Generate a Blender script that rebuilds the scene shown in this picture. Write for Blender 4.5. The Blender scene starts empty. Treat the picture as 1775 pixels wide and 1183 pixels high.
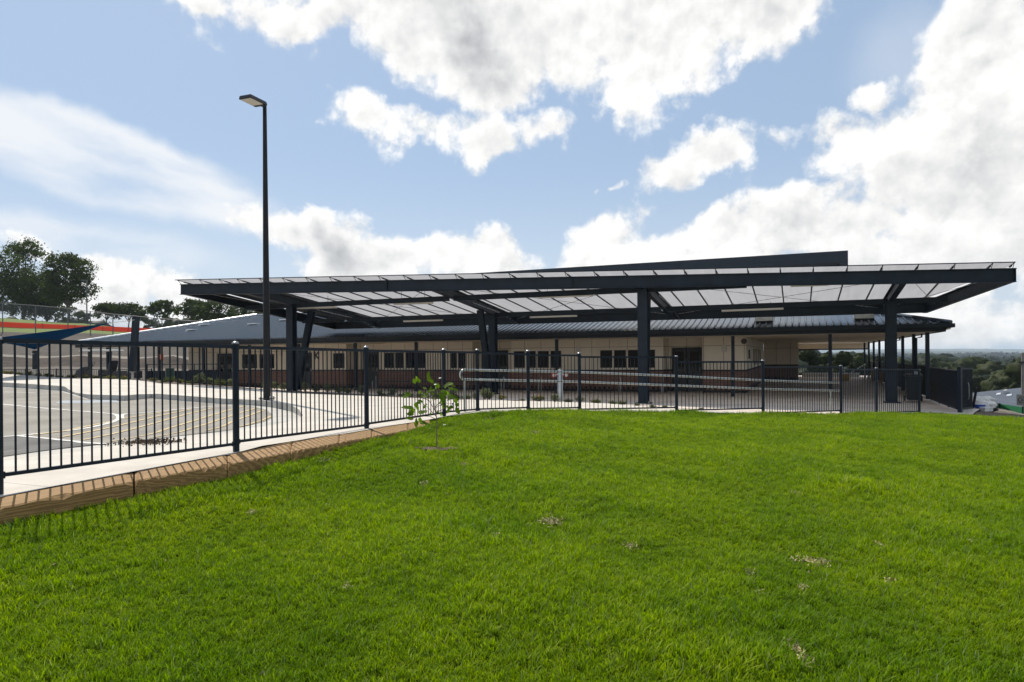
import bpy, bmesh, math, random
import numpy as np
from mathutils import Vector, Matrix
from mathutils.geometry import delaunay_2d_cdt
random.seed(7); RNG = np.random.default_rng(11)
S = bpy.context.scene
COL = S.collection
F = 1183.3; HOR = 618.8; ROLL = 0.0082; EYE = 1.73
R = math.radians

# ---------------------------------------------------------------- camera, world, sun, exposure
cd = bpy.data.cameras.new('camera'); cam = bpy.data.objects.new('camera', cd); COL.objects.link(cam)
cd.lens = 24; cd.sensor_width = 36; cd.shift_y = 27.3/1775; cd.clip_end = 30000; cd.clip_start = 0.05
c_, s_ = math.cos(ROLL), math.sin(ROLL)
cam.matrix_world = Matrix(((c_, s_, 0, 0), (0, 0, -1, 0), (-s_, c_, 0, EYE), (0, 0, 0, 1)))
S.camera = cam
S.view_settings.view_transform = 'Standard'; S.view_settings.look = 'None'
S.view_settings.gamma = 1; S.view_settings.exposure = 0.0
S.cycles.use_denoising = True
S.cycles.max_bounces = 8; S.cycles.transparent_max_bounces = 16
S.cycles.sample_clamp_indirect = 6.0

SUN_AZ = R(-33.6); SUN_EL = R(50)
sd = bpy.data.lights.new('sun', 'SUN'); sun = bpy.data.objects.new('sun', sd); COL.objects.link(sun)
sd.energy = 4.6; sd.angle = R(0.53); sd.color = (1.0, 0.93, 0.82)
sv = Vector((math.sin(SUN_AZ)*math.cos(SUN_EL), math.cos(SUN_AZ)*math.cos(SUN_EL), math.sin(SUN_EL)))
sun.rotation_euler = sv.to_track_quat('Z', 'Y').to_euler()

def azel(x, y):
    dx, dy = x-887.5, HOR-y
    U, V = dx*c_+dy*s_, dy*c_-dx*s_
    return math.atan(U/F), math.atan(V/math.hypot(F, U))

W = bpy.data.worlds.new('World'); S.world = W; W.use_nodes = True
class NT:
    dim = '3D'
    def __init__(s, t): s.t = t; s.n = t.nodes; s.l = t.links
    def add(s, k, **kw):
        n = s.n.new(k)
        for a, v in kw.items(): setattr(n, a, v)
        return n
    def put(s, sock, v):
        if isinstance(v, bpy.types.NodeSocket): s.l.new(v, sock)
        elif isinstance(v, (tuple, list)) and sock.type == 'RGBA' and len(v) == 3: sock.default_value = (*v, 1)
        else: sock.default_value = v
    def m(s, op, a, b=0.0, c=0.0, clamp=False):
        n = s.add('ShaderNodeMath', operation=op, use_clamp=clamp)
        s.put(n.inputs[0], a); s.put(n.inputs[1], b); s.put(n.inputs[2], c)
        return n.outputs[0]
    def v(s, op, a, b=(0, 0, 0), out=0):
        n = s.add('ShaderNodeVectorMath', operation=op); s.put(n.inputs[0], a)
        if op == 'SCALE': s.put(n.inputs[3], b)
        else: s.put(n.inputs[1], b)
        return n.outputs[out]
    def xyz(s, x, y, z=0.0):
        n = s.add('ShaderNodeCombineXYZ')
        for i, q in enumerate((x, y, z)): s.put(n.inputs[i], q)
        return n.outputs[0]
    def sep(s, v):
        n = s.add('ShaderNodeSeparateXYZ'); s.put(n.inputs[0], v); return n.outputs
    def noise(s, v, scale=1, detail=4, rough=.5, dist=0.0, col=False):
        n = s.add('ShaderNodeTexNoise', noise_dimensions=s.dim); s.put(n.inputs['Vector'], v)
        n.inputs['Scale'].default_value = scale; n.inputs['Detail'].default_value = detail
        n.inputs['Roughness'].default_value = rough; n.inputs['Distortion'].default_value = dist
        return n.outputs[1 if col else 0]
    def sm(s, x, lo, hi, a=0.0, b=1.0, lin=False):
        n = s.add('ShaderNodeMapRange', interpolation_type='LINEAR' if lin else 'SMOOTHSTEP')
        for i, q in enumerate((x, lo, hi, a, b)): s.put(n.inputs[i], q)
        return n.outputs[0]
    def mix(s, f, a, b, bt='MIX'):
        n = s.add('ShaderNodeMix', data_type='RGBA', blend_type=bt)
        s.put(n.inputs[0], f); s.put(n.inputs[6], a); s.put(n.inputs[7], b)
        return n.outputs[2]
wt = NT(W.node_tree); wt.dim = '2D'; W.cycles.sampling_method = 'MANUAL'; W.cycles.sample_map_resolution = 512; W.node_tree.nodes.clear()
out = wt.add('ShaderNodeOutputWorld'); bg = wt.add('ShaderNodeBackground'); wt.l.new(bg.outputs[0], out.inputs[0])
sky = wt.add('ShaderNodeTexSky', sky_type='NISHITA', sun_disc=False, sun_elevation=SUN_EL, sun_rotation=SUN_AZ,
             air_density=1.0, dust_density=0.6, ozone_density=1.6)
SKY_STR = 0.10
bg.inputs[1].default_value = SKY_STR
tc = wt.add('ShaderNodeTexCoord'); d = wt.v('NORMALIZE', tc.outputs['Generated'])
X, Y, Z = wt.sep(d)
az = wt.m('ARCTAN2', X, Y); el = wt.m('ARCSINE', Z)
p0 = wt.xyz(az, el)
# ragged edges: the lookup is warped before the cloud banks are measured
w1 = wt.v('SUBTRACT', wt.noise(p0, 9, 5, .6, col=True), (.5, .5, .5))
w2 = wt.v('SUBTRACT', wt.noise(p0, 40, 4, .6, col=True), (.5, .5, .5))
p = wt.v('ADD', p0, wt.v('ADD', wt.v('SCALE', w1, .07), wt.v('SCALE', w2, .012)))
def ell(x, y, rx, ry, s=1.0, rot=0.0, vec=None):
    a, e = azel(x, y); k = math.cos(a)
    mp = wt.add('ShaderNodeMapping', vector_type='TEXTURE'); wt.put(mp.inputs[0], vec or p)
    mp.inputs[1].default_value = (a, e, 0); mp.inputs[2].default_value = (0, 0, R(rot))
    mp.inputs[3].default_value = (rx*1.12/F*k*k, ry*1.14/F*k, 1)
    r = wt.v('LENGTH', wt.v('MULTIPLY', mp.outputs[0], (1, 1, 0)), out=1)
    return wt.m('MULTIPLY_ADD', r, -s, s)
BANKS = [(760, 20, 330, 85, 1.2, 0), (1090, 95, 330, 85, 1.2, 0), (860, 110, 230, 70, 1.1, 0), (560, 40, 150, 55, .9, 0), (1330, 40, 130, 50, .9, 20), (900, 20, 480, 105, 1.25, 0), (700, 70, 230, 95, 1, -20), (1180, 60, 270, 110, 1.1, 10), (1290, 105, 80, 35, .7, 15), (1070, 150, 130, 60, .9, 0),
 (640, 200, 85, 50, .8, -10), (740, 225, 110, 42, .8, -12), (850, 240, 90, 42, .7, 0), (950, 215, 80, 60, .8, 0), (1015, 265, 40, 28, .55, 0), (560, 110, 90, 50, .5, -35), (330, -5, 100, 22, .4, 0),
 (1245, 255, 90, 36, .75, 14), (1170, 300, 55, 22, .5, 10), (1330, 240, 70, 25, .4, 10), (1250, 205, 22, 20, .4, 0), (1075, 320, 20, 9, .4, 0), (1036, 331, 18, 11, .4, 0),
 (1720, 170, 190, 230, 1.3, 0), (1600, 230, 150, 95, 1, 10), (1520, 170, 60, 35, .6, 5), (1480, 235, 75, 50, .7, 0), (1660, 340, 200, 120, 1.2, 0), (1500, 400, 150, 80, 1, 8), (1590, 470, 260, 110, 1.2, 0), (1420, 345, 45, 30, .6, 0),
 (1060, 405, 105, 62, 1, 0), (1240, 420, 150, 60, 1, 5), (1150, 450, 250, 60, 1, 0), (1380, 385, 120, 60, .9, 0), (1650, 560, 420, 60, .8, 0),
 (430, 378, 60, 28, .75, -12), (490, 410, 70, 40, .8, -25), (545, 400, 50, 50, .8, 0), (580, 430, 80, 55, .9, -15), (620, 470, 150, 60, 1, 0), (800, 440, 130, 50, 1, 0), (860, 470, 110, 50, .9, 0), (355, 400, 34, 16, .4, 0), (700, 450, 100, 45, .8, 0),
 (220, 480, 70, 30, .8, -8), (330, 500, 130, 38, .9, 0), (180, 530, 140, 60, .9, 0), (400, 530, 200, 50, .8, 0), (20, 425, 50, 25, .7, -15), (960, 500, 160, 40, .6, 0), (880, 590, 900, 28, .35, 0)]
env = None
for b in BANKS:
    e_ = ell(*b); env = e_ if env is None else wt.m('MAXIMUM', env, e_)
# the rest of the sky has scattered cloud of its own
outn = wt.m('MULTIPLY_ADD', wt.noise(p, 2.2, 3, .5), 4.0, -2.1)
azm = wt.sm(wt.m('ABSOLUTE', az), .72, .95); elm = wt.sm(el, .56, .75)
far_ = wt.m('MAXIMUM', azm, elm)
env = wt.m('MAXIMUM', env, wt.m('MULTIPLY_ADD', wt.m('SUBTRACT', 1.0, far_), -3.0, outn))
def billow(v):
    n = wt.noise(v, 6.5, 10, .60)
    vo = wt.add('ShaderNodeTexVoronoi', feature='F1', voronoi_dimensions='2D'); wt.put(vo.inputs['Vector'], wt.v('ADD', v, wt.v('SCALE', w2, .02)))
    vo.inputs['Scale'].default_value = 17; vo.inputs['Detail'].default_value = 2; vo.inputs['Roughness'].default_value = .55
    return wt.m('MULTIPLY_ADD', vo.outputs[0], -.13, wt.m('ADD', n, .055))
b0 = billow(p0); b1 = billow(wt.v('ADD', p0, (-.006, .016, 0)))
dens = wt.m('ADD', wt.m('MINIMUM', env, .85), wt.m('MULTIPLY', wt.m('SUBTRACT', b0, .5), 2.1))
alpha = wt.sm(dens, -.01, .40)
relief = wt.m('SUBTRACT', b0, b1)
big = wt.noise(p0, 3.2, 5, .5)
thick = wt.m('MULTIPLY', wt.sm(dens, .35, 1.05), wt.m('ADD', wt.sm(big, .36, .62), wt.m('MULTIPLY', wt.m('MAXIMUM', wt.m('MAXIMUM', ell(930, 50, 330, 110), ell(1690, 420, 160, 110)), ell(590, 435, 70, 45)), .55)))
lum = wt.m('ADD', wt.m('MULTIPLY_ADD', thick, -.27, 1.0), wt.m('MULTIPLY', relief, 1.05))
lum = wt.m('MAXIMUM', wt.m('MINIMUM', lum, 1.08), .5)
cw = 1.0/SKY_STR
ccol = wt.mix(wt.sm(lum, .55, 1.0), (.93*cw, .95*cw, .975*cw), (1.0*cw, .995*cw, .98*cw))
cloud = wt.v('SCALE', ccol, lum)
# high thin streaks on the left
def streak(x, y, rx, ry, s, rot):
    q = wt.v('ADD', p0, wt.v('SCALE', w1, .035))
    mp = wt.add('ShaderNodeMapping', vector_type='TEXTURE'); wt.put(mp.inputs[0], q)
    mp.inputs[2].default_value = (0, 0, R(rot)); mp.inputs[3].default_value = (1, .30, 1)
    n = wt.noise(mp.outputs[0], 5, 6, .5)
    e = ell(x, y, rx, ry, s, rot, q)
    return wt.m('MULTIPLY', wt.sm(e, 0, .55), wt.sm(n, .12, .66))
ci = wt.m('MAXIMUM', streak(190, 285, 330, 72, 1.6, -13), streak(130, 415, 330, 45, .6, -5))
ci = wt.m('MAXIMUM', ci, wt.m('MULTIPLY', streak(1560, 95, 110, 110, .6, -60), .3))
hz = wt.sm(el, .0, .30, .55, .0)
skyc = wt.mix(.66, sky.outputs[0], (.46*cw, .61*cw, .82*cw))
skyc = wt.mix(hz, skyc, (.80*cw, .86*cw, .93*cw))
skyc = wt.mix(wt.m('MULTIPLY', ci, .88), skyc, (.93*cw, .95*cw, .98*cw))
fin = wt.mix(alpha, skyc, cloud)
wt.l.new(fin, bg.inputs[0])
HAZE = 0.00014
# ---------------------------------------------------------------- helpers
def tag(o, label=None, cat=None, group=None, kind=None):
    if label: o['label'] = label
    if cat: o['category'] = cat
    if group: o['group'] = group
    if kind: o['kind'] = kind
    return o
def empty(name, loc=(0, 0, 0), rz=0.0, parent=None):
    o = bpy.data.objects.new(name, None); COL.objects.link(o); o.location = loc; o.rotation_euler = (0, 0, rz); o.parent = parent
    return o
def copy_tree(o, parent=None):
    c = o.copy(); COL.objects.link(c); c.parent = parent
    for ch in list(o.children): copy_tree(ch, c)
    return c
class MB:
    def __init__(s): s.v = []; s.f = []; s.mi = []
    def add(s, vs, fs, mi=0):
        k = len(s.v); s.v += [tuple(q) for q in vs]; s.f += [tuple(i+k for i in f) for f in fs]; s.mi += [mi]*len(fs); return s
    def hexa(s, p, mi=0):   # 8 points: bottom 4 ccw, top 4 ccw
        return s.add(p, [(3, 2, 1, 0), (4, 5, 6, 7), (0, 1, 5, 4), (1, 2, 6, 5), (2, 3, 7, 6), (3, 0, 4, 7)], mi)
    def box(s, x0, x1, y0, y1, z0, z1, mi=0):
        return s.hexa([(x0, y0, z0), (x1, y0, z0), (x1, y1, z0), (x0, y1, z0), (x0, y0, z1), (x1, y0, z1), (x1, y1, z1), (x0, y1, z1)], mi)
    def bar(s, a, b, w, h, up=(0, 0, 1), mi=0):   # rectangular bar from a to b, w across, h along up
        a, b = Vector(a), Vector(b); d_ = (b-a).normalized(); u = Vector(up); r = d_.cross(u)
        if r.length < 1e-6: r = d_.cross(Vector((1, 0, 0)))
        r.normalize(); u = r.cross(d_).normalized(); r *= w/2; u *= h/2
        return s.hexa([a-r-u, b-r-u, b+r-u, a+r-u, a-r+u, b-r+u, b+r+u, a+r+u], mi)
    def ibeam(s, a, b, w, h, t=.02, tw=.012, up=(0, 0, 1), mi=0):
        a, b = Vector(a), Vector(b); d_ = (b-a).normalized(); u = Vector(up); r = d_.cross(u)
        if r.length < 1e-6: r = d_.cross(Vector((1, 0, 0)))
        r.normalize(); u = r.cross(d_).normalized()
        s.bar(a+u*(h/2-t/2), b+u*(h/2-t/2), w, t, u, mi); s.bar(a-u*(h/2-t/2), b-u*(h/2-t/2), w, t, u, mi)
        return s.bar(a, b, tw, h-2*t, u, mi)
    def tube(s, pts, rad, n=8, mi=0, cap=True):
        pts = [Vector(q) for q in pts]
        if not isinstance(rad, (list, tuple)): rad = [rad]*len(pts)
        base = len(s.v); ref = None
        for i, q in enumerate(pts):
            t = (pts[min(i+1, len(pts)-1)]-pts[max(i-1, 0)]).normalized()
            if ref is None: ref = Vector((1, 0, 0)) if abs(t.x) < .9 else Vector((0, 1, 0))
            u = t.cross(ref).normalized(); w = t.cross(u); ref = -w if False else ref
            for k in range(n):
                a = 2*math.pi*k/n; s.v.append(tuple(q+(u*math.cos(a)+w*math.sin(a))*rad[i]))
        for i in range(len(pts)-1):
            for k in range(n):
                a, b = base+i*n+k, base+i*n+(k+1) % n
                s.f.append((a, b, b+n, a+n)); s.mi.append(mi)
        if cap:
            s.f.append(tuple(base+k for k in range(n))[::-1]); s.mi.append(mi)
            s.f.append(tuple(base+(len(pts)-1)*n+k for k in range(n))); s.mi.append(mi)
        return s
    def lathe(s, c, prof, n=12, mi=0):
        base = len(s.v)
        for r_, z in prof:
            for k in range(n):
                a = 2*math.pi*k/n; s.v.append((c[0]+r_*math.cos(a), c[1]+r_*math.sin(a), c[2]+z))
        for i in range(len(prof)-1):
            for k in range(n):
                a, b = base+i*n+k, base+i*n+(k+1) % n
                s.f.append((a, b, b+n, a+n)); s.mi.append(mi)
        s.f.append(tuple(base+(len(prof)-1)*n+k for k in range(n))); s.mi.append(mi)
        return s
    def build(s, name, mat, parent=None, smooth=False, bev=0):
        me = bpy.data.meshes.new(name); me.from_pydata(s.v, [], s.f)
        ms = mat if isinstance(mat, (list, tuple)) else [mat]
        for m_ in ms: me.materials.append(m_)
        if len(ms) > 1: me.polygons.foreach_set('material_index', s.mi)
        if smooth: me.polygons.foreach_set('use_smooth', [True]*len(me.polygons))
        me.update()
        bm = bmesh.new(); bm.from_mesh(me); bmesh.ops.recalc_face_normals(bm, faces=bm.faces); bm.to_mesh(me); bm.free()
        if smooth: me.set_sharp_from_angle(angle=R(40))
        o = bpy.data.objects.new(name, me); COL.objects.link(o); o.parent = parent
        if bev:
            md = o.modifiers.new('bevel', 'BEVEL'); md.width = bev; md.segments = 2; md.limit_method = 'ANGLE'
        return o
def fast_mesh(name, V, Fq, mat, parent=None, per=4):
    me = bpy.data.meshes.new(name); V = np.asarray(V, np.float32); Fq = np.asarray(Fq, np.int32)
    me.vertices.add(len(V)); me.vertices.foreach_set('co', V.ravel())
    me.loops.add(Fq.size); me.loops.foreach_set('vertex_index', Fq.ravel())
    me.polygons.add(len(Fq)); me.polygons.foreach_set('loop_start', np.arange(0, Fq.size, per, dtype=np.int32))
    me.polygons.foreach_set('loop_total', np.full(len(Fq), per, np.int32))
    me.update(calc_edges=True); me.materials.append(mat)
    o = bpy.data.objects.new(name, me); COL.objects.link(o); o.parent = parent
    return o
def text(name, body, size, mat, parent, M, depth=.01):
    cu = bpy.data.curves.new(name, 'FONT'); cu.body = body; cu.size = size; cu.extrude = depth; cu.align_x = 'CENTER'; cu.align_y = 'CENTER'; cu.offset = size*.018
    o = bpy.data.objects.new(name, cu); me = bpy.data.meshes.new_from_object(o); bpy.data.objects.remove(o)
    me.materials.clear(); me.materials.append(mat)
    o = bpy.data.objects.new(name, me); COL.objects.link(o); o.parent = parent; o.matrix_local = M
    return o

# pixel of the photograph -> ray (u, v): X = u*D, Z = EYE + v*D at depth D
def ray(x, y):
    dx, dy = x-887.5, HOR-y
    return (dx*c_+dy*s_)/F, (dy*c_-dx*s_)/F
def P(x, y, D):
    u, v = ray(x, y); return Vector((u*D, D, EYE+v*D))
GA = R(-22.7); CA, SA = math.cos(GA), math.sin(GA)
def l2w(a, b, z=0): return Vector((a*CA-b*SA, a*SA+b*CA, z))
def w2l(v): return Vector((v[0]*CA+v[1]*SA, -v[0]*SA+v[1]*CA, v[2] if len(v) > 2 else 0))
def onb(x, y, b):   # point where the pixel's ray meets the building-frame plane b -> (a, z)
    u, v = ray(x, y); D = b/(-SA*u+CA); q = w2l(Vector((u*D, D, EYE+v*D))); return q.x, q.z

# ---------------------------------------------------------------- surfaces
class RBF:
    def __init__(s, pts, c=2.0):
        s.p = np.array([(q[0], q[1]) for q in pts], float); z = np.array([q[2] for q in pts], float); s.c = c; n = len(pts)
        A = np.zeros((n+3, n+3)); A[:n, :n] = s.phi(s.p, s.p); A[:n, :n] += np.eye(n)*-.02
        A[:n, n] = 1; A[:n, n+1:] = s.p; A[n, :n] = 1; A[n+1:, :n] = s.p.T
        s.w = np.linalg.solve(A, np.r_[z, 0, 0, 0])
    def phi(s, a, b): return -np.sqrt(((a[:, None]-b[None])**2).sum(-1)+s.c**2)
    def __call__(s, X, Y):
        q = np.stack([np.atleast_1d(np.asarray(X, float)), np.atleast_1d(np.asarray(Y, float))], 1)
        return s.phi(q, s.p)@s.w[:-3]+s.w[-3]+q@s.w[-2:]
def pd(x, D, drop): u = (x-887.5)/F; return (u*D, D, EYE-drop)
# fence posts: photo x, depth, ground drop below the eye, top y
FP = [(4, 5.46, 1.066, 583), (408, 7.78, 1.053, 592), (634.5, 10.34, 1.067, 600), (769, 12.7, 1.086, 604.5), (827, 13.65, 1.08, 605), (915, 14.2, 1.11, 607),
      (1004, 14.9, 1.166, 611), (1172, 15.3, 1.248, 616.5), (1322, 15.96, 1.368, 624), (1457, 17.5, 1.53, 633), (1518.5, 18.7, 1.617, 637), (1592.5, 19.7, 1.70, 640)]
G_PTS = [pd(x, D, dr) for x, D, dr, _ in FP] + [(-4.99, 3.14, .65), (-6, .5, .63), (-8, -6, .6)]
G_PTS += [pd(*q) for q in [(0, 23, .73), (0, 30, .545), (-500, 22, .6), (-500, 32, .4), (110, 28, .71), (232, 27, .79), (350, 26, 1.0), (461, 18.9, 1.10), (505, 24, 1.2), (640, 23, 1.275),
   (1040, 20, 1.376), (1171, 17, 1.33), (1112, 23.8, 1.65), (1545, 24.3, 1.73), (855, 30.3, 1.64), (505, 29.7, 1.42), (200, 12, 1.12), (0, 12, 1.04), (-500, 12, .95), (1664, 20, 1.73), (1608, 25.6, 1.73)]]
for a in (-42, -34, -26, -18, -10, -4, 2, 5): G_PTS.append((*l2w(a, 31.5)[:2], 0.0))
for a in (-42, -20, -4, 5): G_PTS += [(*l2w(a, 38)[:2], 0.0), (*l2w(a, 60)[:2], 0.0)]
zG = RBF(G_PTS)
L_PTS = [pd(x, D+.0, dr+.0) for x, D, dr, _ in FP[3:]] + [pd(*q) for q in [(0, 5.0, 1.25), (274, 6.25, 1.257), (517, 8.0, 1.207), (703, 10.0, 1.14), (765, 11.9, 1.10),
   (1700, 20.5, 1.76), (1775, 16, 1.62), (1900, 16, 1.7), (2200, 16, 1.9), (1775, 8, 1.5), (1775, 4, 1.45), (887, 4, 1.38), (887, 8, 1.28), (887, 11.5, 1.13), (1300, 8, 1.36), (1300, 12, 1.33), (1500, 14, 1.46), (300, 4, 1.33), (887, 2, 1.42), (1750, 21, 1.95), (1900, 21, 2.1), (0, 3, 1.32)]] + [(-7, 0, .4), (0, -8, .2), (8, -8, .1)]
zL0 = RBF(L_PTS)
def zL(X, Y):
    X = np.atleast_1d(np.asarray(X, float)); Y = np.atleast_1d(np.asarray(Y, float))
    return zL0(X, Y)-.012+.016*np.sin(1.9*X+.7*Y)*np.sin(1.3*Y-.8*X+1)+.009*np.sin(4.1*X+1.3)*np.sin(3.3*Y)
FW = np.array([(pd(x, D, dr)[0], D) for x, D, dr, _ in FP]); FW = np.vstack([[-8, -6], [-4.99, 3.14], FW])
def dfence(X, Y):
    q = np.stack([np.atleast_1d(np.asarray(X, float)), np.atleast_1d(np.asarray(Y, float))], 1); best = np.full(len(q), 1e9)
    for i in range(len(FW)-1):
        a, b = FW[i], FW[i+1]; ab = b-a; t = np.clip(((q-a)@ab)/(ab@ab), 0, 1); best = np.minimum(best, np.linalg.norm(q-(a+t[:, None]*ab), axis=1))
    return best
def sstep(x, lo, hi): t = np.clip((x-lo)/(hi-lo), 0, 1); return t*t*(3-2*t)
def zA(X, Y): return zG(X, Y)-.145*sstep(dfence(X, Y), 1.6, 4.6)
def hit(x, y, surf, lo=1.5, hi=70.0):
    u, v = ray(x, y); D = np.linspace(lo, hi, 1400); g = EYE+v*D-surf(u*D, D)
    k = np.argmax(g < 0)
    if g[k] >= 0 or k == 0: k = len(D)-1
    t = g[k-1]/(g[k-1]-g[k]) if g[k-1] != g[k] else 0; Dd = D[k-1]+t*(D[k]-D[k-1])
    return Vector((u*Dd, Dd, EYE+v*Dd))
RL, RR = hit(112, 671, zG), hit(262, 683, zG)
def zP(X, Y):   # the path: dips to the asphalt at the kerb ramp
    X = np.atleast_1d(np.asarray(X, float)); Y = np.atleast_1d(np.asarray(Y, float)); g = zG(X, Y)
    dx, dy = RR.x-RL.x, RR.y-RL.y; L2 = dx*dx+dy*dy; t = ((X-RL.x)*dx+(Y-RL.y)*dy)/L2; dist = np.abs((X-RL.x)*dy-(Y-RL.y)*dx)/math.sqrt(L2)
    tr = np.clip(np.minimum(t/.3, (1-t)/.3), 0, 1)*np.clip(1-dist/1.5, 0, 1)
    return g-.13*tr
def drape(name, poly, surf, off, mat, step=.5, parent=None):
    poly = [(float(q[0]), float(q[1])) for q in poly]; pts = []
    for i, a in enumerate(poly):
        b = poly[(i+1) % len(poly)]; n = max(1, int(math.dist(a, b)/step))
        pts += [(a[0]+(b[0]-a[0])*k/n, a[1]+(b[1]-a[1])*k/n) for k in range(n)]
    n0 = len(pts); A = np.array(pts); lo, hi = A.min(0), A.max(0)
    gx, gy = np.meshgrid(np.arange(lo[0], hi[0], step)+.013, np.arange(lo[1], hi[1], step)+.017); g = np.stack([gx.ravel(), gy.ravel()], 1)
    ins = np.zeros(len(g), bool); j = n0-1
    for i in range(n0):
        xi, yi = A[i]; xj, yj = A[j]
        c = ((yi > g[:, 1]) != (yj > g[:, 1])) & (g[:, 0] < (xj-xi)*(g[:, 1]-yi)/((yj-yi) if yj != yi else 1e-9)+xi); ins ^= c; j = i
    allp = [Vector(q) for q in pts]+[Vector(q) for q in g[ins]]
    r = delaunay_2d_cdt(allp, [(i, (i+1) % n0) for i in range(n0)], [], 1, 1e-5)
    v = np.array([tuple(q) for q in r[0]]); z = surf(v[:, 0], v[:, 1])+off
    me = bpy.data.meshes.new(name); me.from_pydata([(a[0], a[1], c) for a, c in zip(v, z)], [], [f if (Vector(v[f[1]])-Vector(v[f[0]])).cross(Vector(v[f[2]])-Vector(v[f[0]])) > 0 else f[::-1] for f in r[2]])
    me.materials.append(mat); me.polygons.foreach_set('use_smooth', [True]*len(me.polygons)); me.update()
    o = bpy.data.objects.new(name, me); COL.objects.link(o); o.parent = parent
    return o
def stripe(mb, pts, w, surf, off):
    P2 = []
    for i in range(len(pts)-1):
        a, b = Vector(pts[i][:2]), Vector(pts[i+1][:2]); n = max(1, int((b-a).length/.3)); P2 += [a+(b-a)*k/n for k in range(n)]
    P2.append(Vector(pts[-1][:2])); k0 = len(mb.v)
    for i, q in enumerate(P2):
        t = (P2[min(i+1, len(P2)-1)]-P2[max(i-1, 0)]).normalized(); n = Vector((-t.y, t.x))*w/2
        for s in (1, -1):
            r_ = q+n*s; mb.v.append((r_.x, r_.y, float(surf(r_.x, r_.y)[0])+off))
    for i in range(len(P2)-1): mb.f.append((k0+2*i, k0+2*i+1, k0+2*i+3, k0+2*i+2)); mb.mi.append(0)

# ---------------------------------------------------------------- materials
def mat(name, col, rough=.6, metal=0.0, var=.12, scale=3.0, bump=0.0, bscale=60.0, col2=None, spec=.5, coords='Object', extra=None):
    m_ = bpy.data.materials.new(name); m_.use_nodes = True; t = NT(m_.node_tree); b = t.n['Principled BSDF']
    co = t.add('ShaderNodeTexCoord').outputs[coords] if coords != 'Pos' else t.add('ShaderNodeNewGeometry').outputs[0]
    n = t.noise(co, scale, 5, .6); c2 = col2 or tuple(q*(1-var*2) for q in col); c1 = col if col2 else tuple(min(1, q*(1+var)) for q in col)
    cc = t.mix(t.sm(n, .3, .7), c1, c2)
    if extra: cc = extra(t, co, cc)
    t.l.new(cc, b.inputs['Base Color']); b.inputs['Roughness'].default_value = rough; b.inputs['Metallic'].default_value = metal
    b.inputs['Specular IOR Level'].default_value = spec
    t.put(b.inputs['Roughness'], t.sm(t.noise(co, scale*2.3, 4, .6), .2, .8, rough*.85, min(1, rough*1.15)))
    if bump:
        bn = t.add('ShaderNodeBump'); bn.inputs['Strength'].default_value = bump; bn.inputs['Distance'].default_value = .01
        t.l.new(t.noise(co, bscale, 5, .65), bn.inputs['Height']); t.l.new(bn.outputs[0], b.inputs['Normal'])
    return m_
STEEL = mat('navy_steel', (.010, .018, .028), .5, spec=.3, var=.15, scale=2)
FENCE = mat('navy_powder_coat', (.010, .017, .030), .42, spec=.25, var=.1, scale=4)
CAPM = mat('metal_cap', (.30, .31, .32), .28, .8)
GALV = mat('galvanised_steel', (.50, .50, .48), .38, .85, var=.1, scale=8)
BLACK = mat('black_paint', (.012, .012, .014), .45)
BROWNPOLE = mat('dark_bronze_paint', (.008, .007, .008), .4, spec=.3)
def leafspots(t, co, cc):
    return t.mix(t.sm(t.noise(co, .6, 4, .6), .55, .75, 0, .45), cc, (.62, .57, .50))
def joints(t, co, cc):
    x, y, z = t.sep(co); k = None
    for ax, s in ((t.m('ADD', t.m('MULTIPLY', x, .37), t.m('MULTIPLY', y, .93)), 2.6), (t.m('SUBTRACT', t.m('MULTIPLY', x, .93), t.m('MULTIPLY', y, .37)), 3.1)):
        f_ = t.m('ABSOLUTE', t.m('SUBTRACT', t.m('FRACT', t.m('DIVIDE', ax, s)), .5)); q = t.m('LESS_THAN', f_, .0035); k = q if k is None else t.m('MAXIMUM', k, q)
    return t.mix(t.m('MULTIPLY', k, .55), t.mix(t.sm(t.noise(co, .5, 5, .65), .45, .8, 0, .4), cc, (.40, .37, .32)), (.20, .19, .17))
CONC = mat('path_concrete', (.58, .53, .455), .85, var=.05, scale=1.2, bump=.15, bscale=90, coords='Pos', extra=joints)
CONC2 = mat('kerb_concrete', (.47, .45, .40), .85, var=.1, scale=2, bump=.2, coords='Pos')
SLAB = mat('slab_concrete', (.64, .545, .46), .8, var=.10, scale=.8, bump=.15, coords='Pos', extra=leafspots)
ASPH = mat('asphalt', (.275, .25, .208), .9, var=.10, scale=.7, bump=.5, bscale=160, coords='Pos', extra=lambda t, co, cc: t.mix(t.sm(t.noise(co, 130, 2, .8), .5, .8, 0, .35), cc, (.11, .11, .11)))
PWHITE = mat('line_paint_white', (.62, .60, .55), .7, coords='Pos', scale=4)
ASPH2 = mat('dark_asphalt', (.135, .128, .118), .92, var=.12, scale=.9, bump=.5, bscale=160, coords='Pos')
PYEL = mat('line_paint_yellow', (.50, .37, .17), .7, var=.1, coords='Pos', scale=4)
PBLUE = mat('line_paint_blue', (.33, .36, .38), .8, coords='Pos', scale=3, col2=(.27, .29, .31))
MULCH = mat('bark_mulch', (.085, .052, .034), .95, var=.4, scale=25, bump=.8, bscale=50, coords='Pos')
DIRT = mat('soil', (.12, .08, .052), .95, var=.3, scale=2, bump=.6, coords='Pos')
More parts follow.
